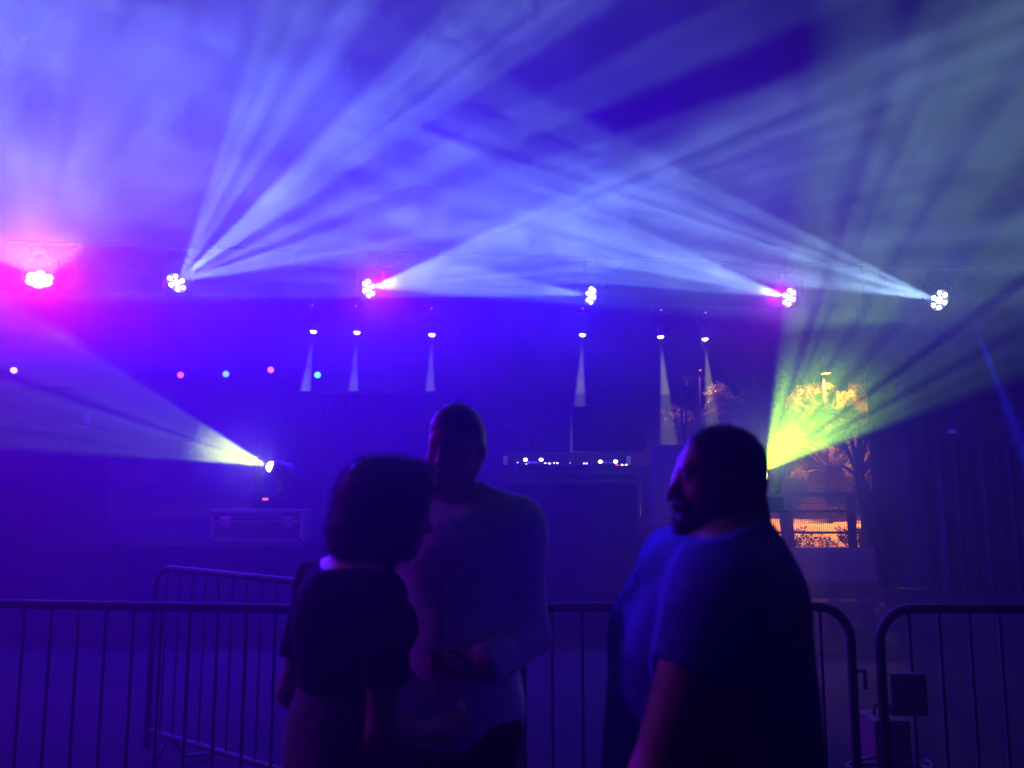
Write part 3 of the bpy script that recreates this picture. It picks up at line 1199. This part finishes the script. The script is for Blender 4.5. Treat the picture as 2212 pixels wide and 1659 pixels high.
# low shrub rising behind the wall
def shrub(label, px, Y, h, r, n, seed):
    rng = np.random.default_rng(seed)
    X = at(px, 1000, Y).x
    root = empty('shrub', (X, Y, 0))
    tag(root, label, 'shrub', 'shrubs behind the low wall')
    bm = bmesh.new()
    cs = []
    for i in range(6):
        a = rng.uniform(0, 6.28)
        c = (r * .7 * math.cos(a), r * .5 * math.sin(a), h * rng.uniform(.75, 1))
        tube(bm, [(0, 0, 0), (c[0] * .5, c[1] * .5, h * .5), c], [.015, .012, .006], 5)
        cs.append((c, r * .4))
    build('stem', bm, M['bark'], root)
    o = mesh_ob('foliage', leafset(rng, cs, n, r, .075, 9, .6), M['leaf'], root)
    o['kind'] = 'stuff'


shrub('low feathery shrub at the foot of the railing near the lamp pole', 1765, 14.2, .62, .45, 40, 21)
shrub('low feathery shrub under the thin young tree', 1690, 14.4, .7, .4, 36, 22)
shrub('low feathery shrub in the right corner behind the wall', 1850, 14.2, .75, .5, 60, 23)


# ------------------------------------------------------------------ crowd barriers
def barrier(p, q, label, left_round=True, ztop=1.1, plate_at=None):
    p, q = Vector((p[0], p[1], 0)), Vector((q[0], q[1], 0))
    L = (q - p).length
    root = empty('crowd_barrier', p, math.atan2(q.y - p.y, q.x - p.x))
    tag(root, label, 'barrier', 'steel crowd barriers')
    rr = .13
    zb = .18
    bm = bmesh.new()
    pts = [(.0, 0, zb - .1)]
    pts += [(rr - rr * math.cos(t), 0, ztop - rr + rr * math.sin(t)) for t in np.linspace(0, math.pi / 2, 7)]
    pts += [(L - rr + rr * math.sin(t), 0, ztop - rr + rr * math.cos(t)) for t in np.linspace(0, math.pi / 2, 7)]
    pts += [(L, 0, zb - .1)]
    tube(bm, pts, .019, 10)
    build('frame', bm, M['steel'], root, True)
    bm = bmesh.new()
    tube(bm, [(0.02, 0, zb), (L - .02, 0, zb)], .016, 8)
    build('bottom_rail', bm, M['steel'], root, True)
    n = int(round(L / .122))
    bm = bmesh.new()
    tube(bm, [(0, 0, zb), (0, 0, ztop - .02)], .0065, 6, False)
    me = None
    for i in range(1, n):
        X = L * i / n
        if me is None:
            o = build('bar', bm, M['steel'], root, True)
            me = o.data
        else:
            o = mesh_ob('bar', me, None, root)
        o.location = (X, 0, 0)
    for X in (.22, L - .22):
        bm = bmesh.new()
        tube(bm, [(X, -.3, .014), (X, -.1, .05), (X, 0, zb), (X, .1, .05), (X, .3, .014)], .013, 8)
        build('foot', bm, M['steel'], root, True)
    for zz in (.45, .85):
        bm = bmesh.new()
        tube(bm, [(L, 0, zz), (L + .05, 0, zz), (L + .05, 0, zz - .07)], .009, 6)
        build('hook', bm, M['steel'], root)
    if plate_at:
        x0, z0, x1, z1 = plate_at
        bm = bmesh.new()
        box(bm, (x0, -.032, z0), (x1, -.022, z1), .004)
        build('sign_plate', bm, M['plate'], root)
    return root


barrier((-2.95, 3.47), (-.70, 3.22), 'steel crowd barrier entering from the left edge of the picture')
barrier((-2.10, 4.80), (-.42, 3.66), 'steel crowd barrier angled behind the one at the left edge, rounded corner showing')
barrier((.04, 3.28), (1.36, 3.30), 'steel crowd barrier in the middle between the couple and the bearded man')
barrier((1.45, 3.24), (3.75, 3.30), 'steel crowd barrier at right with a small plate low on its bars', plate_at=(.02, .70, .16, .86))

# ballast block and cable on the ground behind the right barrier
p = at(1912, 1650, 4.75)
root = empty('ballast_block', (p.x, 4.75, 0))
tag(root, 'small faded yellow block on the ground behind the right barrier', 'block')
bm = bmesh.new()
box(bm, (-.1, -.12, .002), (.1, .12, .28), .015)
build('body', bm, M['yellow_block'], root)
bm = bmesh.new()
tube(bm, [(-.05, 0, .275), (-.04, 0, .33), (.04, 0, .33), (.05, 0, .275)], .01, 6)
build('handle', bm, M['black'], root)
root = empty('cable_coil', (at(1915, 1659, 4.45).x, 4.42, 0))
tag(root, 'loose coil of dark cable on the ground at the lower right', 'cable')
bm = bmesh.new()
rng = np.random.default_rng(4)
tube(bm, [Vector((.2 * math.cos(t) + .02 * math.sin(3.1 * t), .16 * math.sin(t) + .02 * math.cos(2.3 * t), .014 + .006 * t)) for t in np.linspace(0, 19, 90)], .009, 6)
build('loop', bm, M['rubber'], root)
# ------------------------------------------------------------------ people: signed distance fields -> one continuous surface
def sdf_cap(a, b, ra, rb=None):
    a, b = np.array(a, float), np.array(b, float)
    rb = ra if rb is None else rb
    lo = np.minimum(a, b) - max(ra, rb)
    hi = np.maximum(a, b) + max(ra, rb)

    def f(P):
        ab = b - a
        t = np.clip(((P - a) @ ab) / (ab @ ab + 1e-12), 0, 1)
        return np.linalg.norm(P - a - t[..., None] * ab, axis=-1) - (ra + (rb - ra) * t)
    return f, lo, hi


def sdf_ell(c, r, rot=(0, 0, 0)):
    c, r = np.array(c, float), np.array(r, float)
    Rm = np.array(Euler(rot).to_matrix())
    m = r.max()

    def f(P):
        q = (P - c) @ Rm
        k0 = np.linalg.norm(q / r, axis=-1)
        k1 = np.linalg.norm(q / (r * r), axis=-1) + 1e-9
        return k0 * (k0 - 1) / k1
    return f, c - m, c + m


def field(prims, lo, hi, res, infl=0.0):
    ax = [np.arange(lo[i], hi[i] + res, res) for i in range(3)]
    G = np.full([len(a) for a in ax], .3, np.float32)
    for pr in prims:
        (f, a, b), k, op = pr
        mg = .07 + infl
        sl = []
        for i in range(3):
            i0 = max(int((a[i] - mg - lo[i]) / res), 0)
            i1 = min(int((b[i] + mg - lo[i]) / res) + 2, len(ax[i]))
            sl.append(slice(i0, max(i1, i0)))
        if any(s.stop <= s.start for s in sl): continue
        X = np.stack(np.meshgrid(*[ax[i][sl[i]] for i in range(3)], indexing='ij'), -1)
        d = f(X) - (infl if op > 0 else 0)
        g = G[tuple(sl)]
        if op > 0:
            h = np.clip(.5 + .5 * (g - d) / k, 0, 1)
            G[tuple(sl)] = g * (1 - h) + d * h - k * h * (1 - h)
        else:
            h = np.clip(.5 - .5 * (g + d) / k, 0, 1)
            G[tuple(sl)] = g * (1 - h) - d * h + k * h * (1 - h)
    return G, ax


def surface_nets(G, ax, name):
    """naive surface nets on a regular grid"""
    S = G < 0
    nx, ny, nz = G.shape
    c = np.zeros((nx - 1, ny - 1, nz - 1), np.int8)
    for i in (0, 1):
        for j in (0, 1):
            for k in (0, 1):
                c += S[i:nx - 1 + i, j:ny - 1 + j, k:nz - 1 + k]
    act = (c > 0) & (c < 8)
    idx = -np.ones(act.shape, np.int64)
    cells = np.argwhere(act)
    idx[act] = np.arange(len(cells))
    acc = np.zeros((len(cells), 3))
    cnt = np.zeros(len(cells))
    cor = [(i, j, k) for i in (0, 1) for j in (0, 1) for k in (0, 1)]
    for a in cor:
        for b in cor:
            if a < b and sum(abs(p - q) for p, q in zip(a, b)) == 1:
                va = G[cells[:, 0] + a[0], cells[:, 1] + a[1], cells[:, 2] + a[2]]
                vb = G[cells[:, 0] + b[0], cells[:, 1] + b[1], cells[:, 2] + b[2]]
                m = (va < 0) != (vb < 0)
                t = va[m] / (va[m] - vb[m])
                acc[m] += np.array(a) + t[:, None] * (np.array(b) - np.array(a))
                cnt[m] += 1
    res = ax[0][1] - ax[0][0]
    V = (cells + acc / cnt[:, None]) * res + np.array([a[0] for a in ax])
    Fs = []
    for d in range(3):
        e1, e2 = [(1, 2), (2, 0), (0, 1)][d]
        A = S[tuple(slice(0, -1) if i == d else slice(1, -1) for i in range(3))]
        B = S[tuple(slice(1, None) if i == d else slice(1, -1) for i in range(3))]
        for flip, msk in ((False, A & ~B), (True, ~A & B)):
            p = np.argwhere(msk)
            if not len(p): continue
            q = p.copy()
            for i in range(3):
                if i != d: q[:, i] += 1

            def g(da, db):
                r = q.copy()
                r[:, e1] -= da
                r[:, e2] -= db
                return idx[r[:, 0], r[:, 1], r[:, 2]]
            quad = np.stack([g(1, 1), g(0, 1), g(0, 0), g(1, 0)], -1)
            Fs.append(quad[:, ::-1] if flip else quad)
    Fa = np.concatenate(Fs)
    me = bpy.data.meshes.new(name)
    me.vertices.add(len(V))
    me.vertices.foreach_set('co', V.ravel())
    me.loops.add(Fa.size)
    me.loops.foreach_set('vertex_index', Fa.ravel())
    me.polygons.add(len(Fa))
    me.polygons.foreach_set('loop_start', np.arange(0, Fa.size, 4))
    me.polygons.foreach_set('loop_total', np.full(len(Fa), 4))
    me.update()
    me.polygons.foreach_set('use_smooth', np.ones(len(Fa), bool))
    me.validate()
    return me, V


def grown(name, prims, res, m, parent, infl=0.0, clip=None, wr=0.0, seed=0):
    lo = np.min([p[0][1] for p in prims if p[2] > 0], axis=0) - .03 - infl
    hi = np.max([p[0][2] for p in prims if p[2] > 0], axis=0) + .03 + infl
    G, ax = field(prims, lo, hi, res, infl)
    X = np.stack(np.meshgrid(*ax, indexing='ij'), -1)
    if wr:
        r = np.random.default_rng(seed)
        w = np.zeros(G.shape, np.float32)
        for _ in range(9):
            k = r.normal(0, 1, 3) * np.array([1, 1, .75])
            k *= r.uniform(9, 36) / np.linalg.norm(k)
            w += np.sin(X @ k + r.uniform(0, 6) + 1.6 * np.sin(X @ (k[[1, 2, 0]] * .35)))
        G = G + w * wr / 3
    if clip is not None:
        G = np.maximum(G, clip(X))
    for s in (0, -1):
        G[s] = .3
        G[:, s] = .3
        G[:, :, s] = .3
    me, V = surface_nets(G, ax, name)
    o = mesh_ob(name, me, m, parent)
    return o, V


def strands(o, n, length, width, curl, seed, droop=0.3, jitter=.5):
    """short hair strands added to the hair mesh"""
    me = o.data
    r = np.random.default_rng(seed)
    nv = len(me.vertices)
    co = np.empty(nv * 3)
    me.vertices.foreach_get('co', co)
    co = co.reshape(-1, 3)
    no = np.array([v.normal for v in me.vertices])
    V, Fc = [], []
    for i in r.integers(0, nv, n):
        p = co[i] - no[i] * .004
        d = no[i] + r.normal(0, jitter, 3) + np.array([0, 0, -droop])
        d /= np.linalg.norm(d) + 1e-9
        s = np.cross(d, r.normal(0, 1, 3))
        s /= np.linalg.norm(s) + 1e-9
        L = length * r.uniform(.5, 1.3)
        b = len(V)
        seg = 3
        for k in range(seg + 1):
            t = k / seg
            q = p + d * L * t + s * curl * math.sin(t * 5 + i) + np.array([0, 0, -droop * L * t * t])
            w = width * (1 - .8 * t)
            sd = np.cross(d, s)
            V += [q - sd * w, q + sd * w]
        for k in range(seg):
            Fc.append((b + 2 * k, b + 2 * k + 1, b + 2 * k + 3, b + 2 * k + 2))
    bm = bmesh.new()
    bm.from_mesh(me)
    vs = [bm.verts.new(tuple(v)) for v in V]
    for f in Fc: bm.faces.new([vs[q] for q in f])
    bm.to_mesh(me)
    bm.free()


def head_prims(c, s=1.0, yaw=0.0, pitch=0.0, female=False, jowl=0.0):
    """head in a frame facing +x; c = centre between the ears"""
    Rm = np.array(Euler((0, pitch, yaw)).to_matrix()) * s
    c = np.array(c, float)

    def T(p): return c + Rm @ np.array(p, float)
    rot = (0, pitch, yaw)

    def E(p, r, k=.02, op=1, rr=(0, 0, 0)):
        q = (Euler(rot).to_matrix() @ Euler(rr).to_matrix()).to_euler()
        return (sdf_ell(T(p), np.array(r) * s, q), k * s, op)

    def K(a, b, ra, rb=None, k=.015, op=1):
        return (sdf_cap(T(a), T(b), ra * s, (rb if rb is not None else ra) * s), k * s, op)
    L = [E((-.014, 0, .035), (.099, .077, .088), .03),
         E((.03, 0, -.025), (.062, .062, .088), .03),
         K((.05, -.016, -.1), (.05, .016, -.1), .024, .024, .03),
         K((-.008, .054, -.05), (.05, .02, -.096), .021, .018, .03),
         K((-.008, -.054, -.05), (.05, -.02, -.096), .021, .018, .03),
         E((.048, .042, -.028), (.028, .024, .026), .025),
         E((.048, -.042, -.028), (.028, .024, .026), .025),
         K((.078, -.032, .026), (.078, .032, .026), .012, .012, .02),
         E((.099, .031, .003), (.017, .019, .012), .012, -1),
         E((.099, -.031, .003), (.017, .019, .012), .012, -1),
         E((.079, .031, .003), (.0135, .0135, .0125), .003),
         E((.079, -.031, .003), (.0135, .0135, .0125), .003),
         K((.086, 0, .014), (.112, 0, -.031), .009, .0145, .012),
         E((.100, .013, -.036), (.013, .0085, .009), .008),
         E((.100, -.013, -.036), (.013, .0085, .009), .008),
         K((.086, -.017, -.063), (.086, .017, -.063), .0085, .0085, .008),
         K((.084, -.015, -.0765), (.084, .015, -.0765), .0085, .0085, .006)]
    for sy in (1, -1):
        L += [E((-.012, sy * .079, -.008), (.02, .0085, .032), .008, 1, (0, .2, sy * -.25)),
              E((-.008, sy * .086, -.004), (.010, .006, .018), .005, -1, (0, .2, sy * -.25))]
    if jowl:
        L.append(E((.0, 0, -.095), (.075, .062, .04), .03))
    return L, T, Rm


def hand_prims(wrist, d, n, s=1.0, curl=.6):
    """palm along d, palm faces n; four bent fingers of different lengths and a thumb off the side"""
    w = np.array(wrist, float)
    d = np.array(d, float)
    d /= np.linalg.norm(d)
    n = np.array(n, float)
    n -= d * (n @ d)
    n /= np.linalg.norm(n)
    t = np.cross(d, n)
    L = []

    def K(a, b, ra, rb, k=.006): L.append((sdf_cap(a, b, ra * s, rb * s), k * s, 1))
    for q in (-.03, -.01, .01, .03):
        K(w + t * q * .6 * s, w + d * .085 * s + t * q * s, .0165, .0135, .02)
    for q, ln in ((-.031, .82), (-.0105, .98), (.0105, .92), (.031, .74)):
        p = w + d * .09 * s + t * q * s
        a = 0.0
        for seg, r0, r1 in ((.042, .0092, .0086), (.027, .0086, .008), (.022, .008, .0068)):
            a += curl
            dd = d * math.cos(a) + n * math.sin(a)
            e = p + dd * seg * ln * s
            K(p, e, r0, r1)
            p = e
    p0 = w + d * .025 * s - t * .026 * s
    p1 = p0 + (d * .6 - t * .62 + n * .45) * .042 * s
    p2 = p1 + (d * .8 - t * .1 + n * .55) * .033 * s
    p3 = p2 + (d * .7 + t * .3 + n * .6) * .025 * s
    K(p0, p1, .014, .0115, .012)
    K(p1, p2, .0112, .0096)
    K(p2, p3, .0094, .0075)
    return L


def cap(a, b, ra, rb=None, k=.03): return (sdf_cap(a, b, ra, rb), k, 1)
def ell(c, r, k=.05, rot=(0, 0, 0)): return (sdf_ell(c, r, rot), k, 1)


def limbs(sh, el, wr, r):
    """upper arm and forearm tapering, from the shoulder joint to the wrist"""
    sh, el, wr = map(np.array, (sh, el, wr))
    mid = el + (wr - el) * .3
    return ([cap(sh, el, r, r * .78, .03)], [cap(el, mid, r * .76, r * .74, .03), cap(mid, wr, r * .74, r * .52, .03)])


def legs(hip_z, hip_y, r, knee_f=.02, spread=.03):
    up, low, feet = [], [], []
    for s in (1, -1):
        h = np.array((0, s * hip_y, hip_z))
        k = np.array((knee_f, s * (hip_y + spread * .5), hip_z * .54))
        a = np.array((-.02, s * (hip_y + spread), .09))
        up += [cap(h, k, r, r * .68, .05)]
        low += [cap(k, k + (a - k) * .35, r * .66, r * .68, .03), cap(k + (a - k) * .35, a, r * .68, r * .42, .03)]
        feet += [cap(a + np.array((-.03, 0, -.04)), a + np.array((.03, 0, -.035)), .042, .045, .03),
                 ell(a + np.array((.09, s * .01, -.055)), (.11, .046, .038), .03)]
    return up, low, feet


def sole_clip(X): return .004 - X[..., 2]


def shoes(feet, root):
    o, _ = grown('shoes', feet, .008, M['shoe'], root, .006, sole_clip)
    return o


def person(loc, yaw, label):
    root = empty('person', (loc[0], loc[1], 0), yaw)
    return tag(root, label, 'person')


# --- bearded man in profile, close to the camera
X3, Y3 = .40, 1.72
root = person((X3, Y3), math.pi, 'big bearded man in a blue t-shirt seen in profile at right')
s3 = .90
hp, T3, R3 = head_prims((-.04, 0, 1.606), s3, 0.06, .03, jowl=1)
neck = [cap((-.065, 0, 1.56), (-.065, 0, 1.43), .076, .09, .03), ell((-.092, 0, 1.52), (.04, .06, .075), .03)]
torso = [ell((-.02, 0, 1.30), (.165, .205, .2)), ell((-.07, 0, 1.36), (.115, .19, .13)),
         ell((-.01, 0, 1.13), (.19, .21, .2), .08), ell((-.01, 0, .98), (.19, .21, .17), .08),
         ell((.06, .085, 1.27), (.10, .09, .085), .05), ell((.06, -.085, 1.27), (.10, .09, .085), .05),
         cap((-.055, .05, 1.465), (.0, .19, 1.41), .07, .085, .05), cap((-.055, -.05, 1.465), (.0, -.19, 1.41), .07, .085, .05)]
ulL, flL = limbs((.02, .225, 1.375), (.135, .27, 1.075), (.20, .20, .83), .082)
ulR, flR = limbs((.02, -.225, 1.375), (-.02, -.29, 1.08), (.10, -.27, .84), .078)
hL = hand_prims((.20, .20, .83), (.2, -.15, -1), (.1, -1, 0), 1.05, .45)
hR = hand_prims((.10, -.27, .84), (.2, .1, -1), (.1, 1, 0), 1.05, .45)
ul, ll, ft = legs(.93, .1, .105)
o, _ = grown('body', torso + neck + hp + ulL + flL + ulR + flR + hL + hR + ul + ll + ft, .0075, M['skin_tan'], root)
shirt = torso + ulL + ulR + [ell((-.02, 0, .90), (.19, .21, .14), .08)]


def clip_tee(X):
    x, y, z = X[..., 0], X[..., 1], X[..., 2]
    d = np.maximum(.86 - z, z - (1.505 - .22 * (x + .03)))
    for sh, el in (((.02, .225, 1.375), (.135, .27, 1.075)), ((.02, -.225, 1.375), (-.02, -.29, 1.08))):
        a, b = np.array(sh), np.array(el)
        ax_ = (b - a) / np.linalg.norm(b - a)
        along = (X - a) @ ax_
        rad = np.linalg.norm(X - a - along[..., None] * ax_, axis=-1)
        cut = np.where((rad < .13) & (np.abs(y) > .19), along - .125, -1)
        d = np.maximum(d, cut)
    return d


grown('t_shirt', shirt, .0075, M['tee'], root, .016, clip_tee, .0075, 3)
grown('trousers', [ell((-.01, 0, .93), (.19, .21, .12), .08)] + ul + ll, .012, M['denim'], root, .014,
      lambda X: np.maximum(.1 - X[..., 2], X[..., 2] - .95), .003, 5)
shoes(ft, root)


def H(T, Rm, s, p, r, k=.02, rr=(0, 0, 0), yaw=0.0, pitch=0.0):
    q = (Euler((0, pitch, yaw)).to_matrix() @ Euler(rr).to_matrix()).to_euler()
    return (sdf_ell(T(p), np.array(r) * s, q), k * s, 1)


a3 = dict(yaw=.06, pitch=.03)
hair = [H(T3, R3, s3, (-.016, 0, .040), (.101, .079, .086), **a3), H(T3, R3, s3, (-.05, 0, -.01), (.062, .072, .08), **a3)]


def clip_hair3(X):
    # keep it off the face: hairline runs from the forehead back over the ear to the nape
    p = (X - np.array(T3((0, 0, 0)))) @ np.linalg.inv(R3).T
    x, y, z = p[..., 0], p[..., 1], p[..., 2]
    jt = .004 * np.sin(70 * y + 3 * np.sin(40 * z)) + .004 * np.sin(110 * z + 2 * np.sin(50 * y))
    front = np.maximum(x - .066 - .3 * (z - .08), np.minimum(.058 - z - .35 * (x - .03), x - .016)) + jt
    return np.maximum(front, -.05 - z + .3 * (x + .05)) * s3


o, _ = grown('hair', hair, .006, M['hair'], root, .003, clip_hair3)
strands(o, 5000, .011, .0006, .0, 3, 0.0, .5)
beard = [H(T3, R3, s3, (.046, 0, -.10), (.056, .056, .048), **a3), H(T3, R3, s3, (.056, 0, -.125), (.044, .04, .038), **a3)]
for sy in (1, -1):
    beard += [(sdf_cap(T3((-.002, sy * .066, -.015)), T3((.012, sy * .060, -.07)), .016 * s3, .026 * s3), .025, 1),
              (sdf_cap(T3((.012, sy * .056, -.07)), T3((.045, sy * .046, -.105)), .028 * s3, .032 * s3), .025, 1),
              (sdf_cap(T3((.05, sy * .046, -.062)), T3((.03, sy * .05, -.085)), .014 * s3, .024 * s3), .02, 1),
              (sdf_cap(T3((.09, sy * .026, -.056)), T3((.074, sy * .036, -.088)), .009 * s3, .017 * s3), .012, 1),
              (sdf_cap(T3((.097, 0, -.051)), T3((.09, sy * .026, -.056)), .0055 * s3, .008 * s3), .01, 1)]
beard += [(sdf_cap(T3((.084, -.014, -.098)), T3((.084, .014, -.098)), .016 * s3, .016 * s3), .015, 1)]
o, _ = grown('beard', beard, .006, M['hair'], root, .002)
strands(o, 7000, .016, .0006, .001, 4, .3, .6)

# --- woman with bushy dark hair, seen from behind, leaning towards the man in the hoodie
root = person((-.40, 2.02), R(38), 'woman with bushy dark hair and black top seen from behind')
s1 = .95
hp, T1, R1 = head_prims((.105, -.02, 1.525), s1, -.1, .16)
neck = [cap((.06, 0, 1.47), (.02, 0, 1.37), .048, .055, .03)]
torso = [ell((.0, 0, 1.25), (.105, .15, .16)), ell((-.03, 0, 1.29), (.08, .15, .1)), ell((.07, .06, 1.24), (.06, .06, .06), .04),
         ell((.07, -.06, 1.24), (.06, .06, .06), .04), ell((.0, 0, 1.08), (.095, .125, .14), .06), ell((-.01, 0, .93), (.115, .165, .14), .06),
         cap((.01, .04, 1.39), (.0, .155, 1.345), .042, .05, .04), cap((.01, -.04, 1.39), (.0, -.155, 1.345), .042, .05, .04)]
ulL, flL = limbs((.0, .175, 1.325), (-.05, .215, 1.06), (.11, .17, .90), .046)
ulR, flR = limbs((.0, -.175, 1.325), (-.02, -.215, 1.05), (.17, -.15, 1.0), .046)
hL = hand_prims((.11, .17, .90), (.7, -.2, -.6), (0, -1, 0), .9, .4)
hR = hand_prims((.17, -.15, 1.0), (.9, .2, .1), (0, 1, 0), .9, .5)
ul, ll, ft = legs(.88, .085, .085)
grown('body', torso + neck + hp + ulL + flL + ulR + flR + hL + hR + ul + ll + ft, .0085, M['skin'], root)


def clip_top(X):
    x, y, z = X[..., 0], X[..., 1], X[..., 2]
    d = np.maximum(1.10 - z, z - (1.40 - .1 * np.clip(.12 - np.abs(y), 0, 1) - .1 * np.clip(np.abs(y) - .12, 0, 1)))
    # loose short sleeves end above the elbow
    return np.maximum(d, np.where(np.abs(y) > .165, 1.15 - z, -1))


grown('top', torso + ulL + ulR, .0085, M['blackcloth'], root, .016, clip_top, .006, 7)
grown('trousers', [ell((-.01, 0, .95), (.118, .168, .15), .06), ell((.0, 0, 1.08), (.097, .127, .12), .06)] + ul + ll, .011, M['paleskirt'], root, .012,
      lambda X: np.maximum(.1 - X[..., 2], X[..., 2] - 1.125), .003, 8)
shoes(ft, root)
hair = [H(T1, R1, s1, (-.035, 0, .03), (.125, .115, .115)), H(T1, R1, s1, (-.075, 0, -.06), (.085, .105, .10)),
        H(T1, R1, s1, (-.03, .07, -.05), (.06, .05, .09)), H(T1, R1, s1, (-.03, -.07, -.05), (.06, .05, .09)),
        H(T1, R1, s1, (.03, 0, .09), (.07, .08, .05))]


def clip_hair1(X):
    p = (X - np.array(T1((0, 0, 0)))) @ np.linalg.inv(R1).T
    return np.minimum(p[..., 0] - .05, .065 - p[..., 2]) * s1


o, _ = grown('hair', hair, .009, M['hair'], root, .0, clip_hair1, .006, 9)
strands(o, 10000, .03, .0006, .009, 5, .25, .7)

# --- man in a pale hoodie facing the crowd
root = person((-.165, 2.36), R(-104), 'man in a pale zipped hoodie facing the woman with bushy hair')
s2 = 1.0
hp, T2, R2 = head_prims((.01, 0, 1.695), s2, -.1, .12)
neck = [cap((-.01, 0, 1.63), (-.03, 0, 1.5), .056, .062, .03)]
torso = [ell((-.01, 0, 1.36), (.115, .17, .18)), ell((-.04, 0, 1.41), (.09, .17, .11)), ell((.0, 0, 1.16), (.115, .155, .18), .07),
         ell((-.01, 0, .99), (.12, .165, .15), .07), cap((-.03, .05, 1.53), (-.01, .17, 1.485), .055, .062, .05),
         cap((-.03, -.05, 1.53), (-.01, -.17, 1.485), .055, .062, .05)]
ulL, flL = limbs((-.01, .185, 1.455), (-.04, .215, 1.175), (.17, .12, 1.11), .054)
ulR, flR = limbs((-.01, -.2, 1.455), (-.04, -.26, 1.17), (.15, -.2, 1.05), .056)
hL = hand_prims((.17, .12, 1.11), (.7, -.7, .0), (-.2, -.3, .9), 1.0, .75)
hR = hand_prims((.15, -.2, 1.05), (.9, .3, 0), (0, 1, 0), 1.0, .6)
ul, ll, ft = legs(.93, .09, .085)
grown('body', torso + neck + hp + ulL + flL + ulR + flR + hL + hR + ul + ll + ft, .0085, M['skin'], root)
sl = torso + ulL + flL + ulR + flR + [ell((-.01, 0, .94), (.13, .175, .1), .06)]


def clip_hood(X):
    x, y, z = X[..., 0], X[..., 1], X[..., 2]
    d = np.maximum(.88 - z, z - (1.575 - .8 * np.clip(x, -.2, .2)))
    for w, e in (((.17, .12, 1.11), (-.04, .215, 1.175)), ((.15, -.2, 1.05), (-.04, -.26, 1.17))):
        w, e = np.array(w), np.array(e)
        a_ = (w - e) / np.linalg.norm(w - e)
        al = (X - e) @ a_
        rad = np.linalg.norm(X - e - al[..., None] * a_, axis=-1)
        d = np.maximum(d, np.where((rad < .1) & (x > .05), al - np.linalg.norm(w - e) * .93, -1))
    return d


grown('hoodie', sl, .0085, M['hoodie'], root, .020, clip_hood, .009, 12)
grown('hood', [cap((-.085, .085, 1.525), (-.11, 0, 1.515), .032, .038, .03), cap((-.11, 0, 1.515), (-.085, -.085, 1.525), .038, .032, .03),
               cap((-.085, .085, 1.525), (.01, .075, 1.50), .032, .02, .03), cap((-.085, -.085, 1.525), (.01, -.075, 1.50), .032, .02, .03)],
      .008, M['hoodie'], root, .0, None, .003, 2)
bm = bmesh.new()
tube(bm, [(.131 + .012 * math.sin((z_ - .9) * 3), .004, z_) for z_ in np.linspace(1.02, 1.40, 14)], .0035, 5)
build('zip', bm, M['steel'], root)
grown('trousers', [ell((-.01, 0, .93), (.125, .17, .12), .06)] + ul + ll, .012, M['blackcloth'], root, .012,
      lambda X: np.maximum(.1 - X[..., 2], X[..., 2] - .96), .003, 15)
shoes(ft, root)
hair = [H(T2, R2, s2, (-.020, 0, .045), (.101, .079, .088)), H(T2, R2, s2, (-.05, 0, -.005), (.065, .071, .07))]


def clip_hair2(X):
    p = (X - np.array(T2((0, 0, 0)))) @ np.linalg.inv(R2).T
    x, y, z = p[..., 0], p[..., 1], p[..., 2]
    jt = .004 * np.sin(80 * y + 3 * np.sin(40 * z)) + .004 * np.sin(110 * z + 2 * np.sin(50 * y))
    front = np.maximum(x - .074, np.minimum(.055 - z - .3 * (x - .03), x - .01)) + jt
    return np.maximum(front, -.07 - z)


o, _ = grown('hair', hair, .007, M['hair'], root, .003, clip_hair2)
strands(o, 4000, .012, .0006, .0, 6, .0, .5)

# --- person in a white shirt mostly hidden behind the bearded man
root = person((.655, 2.72), R(158), 'person in a pale shirt mostly hidden behind the bearded man, facing left')
hp, T4, R4 = head_prims((.02, 0, 1.585), .98, 0, .1)
neck = [cap((0, 0, 1.52), (-.02, 0, 1.42), .055, .06, .03)]
torso = [ell((-.01, 0, 1.27), (.115, .165, .18)), ell((-.035, 0, 1.32), (.09, .165, .11)), ell((0, 0, 1.08), (.12, .16, .18), .07),
         ell((-.01, 0, .93), (.12, .165, .14), .07), cap((-.02, .05, 1.445), (0, .165, 1.40), .05, .058, .05),
         cap((-.02, -.05, 1.445), (0, -.165, 1.40), .05, .058, .05)]
ulL, flL = limbs((0, .195, 1.375), (-.03, .245, 1.10), (.08, .22, .86), .052)
ulR, flR = limbs((0, -.195, 1.375), (-.03, -.245, 1.10), (.08, -.22, .86), .052)
hL = hand_prims((.08, .22, .86), (.2, 0, -1), (0, -1, 0), 1.0, .4)
hR = hand_prims((.08, -.22, .86), (.2, 0, -1), (0, 1, 0), 1.0, .4)
ul, ll, ft = legs(.88, .088, .082)
grown('body', torso + neck + hp + ulL + flL + ulR + flR + hL + hR + ul + ll + ft, .0095, M['skin'], root)
grown('shirt', torso + ulL + ulR, .0085, M['whiteshirt'], root, .018,
      lambda X: np.maximum(np.maximum(.86 - X[..., 2], X[..., 2] - 1.455), np.where(np.abs(X[..., 1]) > .185, 1.16 - X[..., 2], -1)), .004, 22)
grown('trousers', [ell((-.01, 0, .90), (.125, .168, .11), .06)] + ul + ll, .013, M['denim'], root, .012,
      lambda X: np.maximum(.1 - X[..., 2], X[..., 2] - .92), .003, 23)
shoes(ft, root)
o, _ = grown('hair', [H(T4, R4, .98, (-.022, 0, .045), (.101, .08, .088)), H(T4, R4, .98, (-.055, 0, -.01), (.06, .07, .07))], .008, M['hair'], root, .008,
             lambda X: np.maximum(X[..., 0] - .09, 1.53 - X[..., 2]))
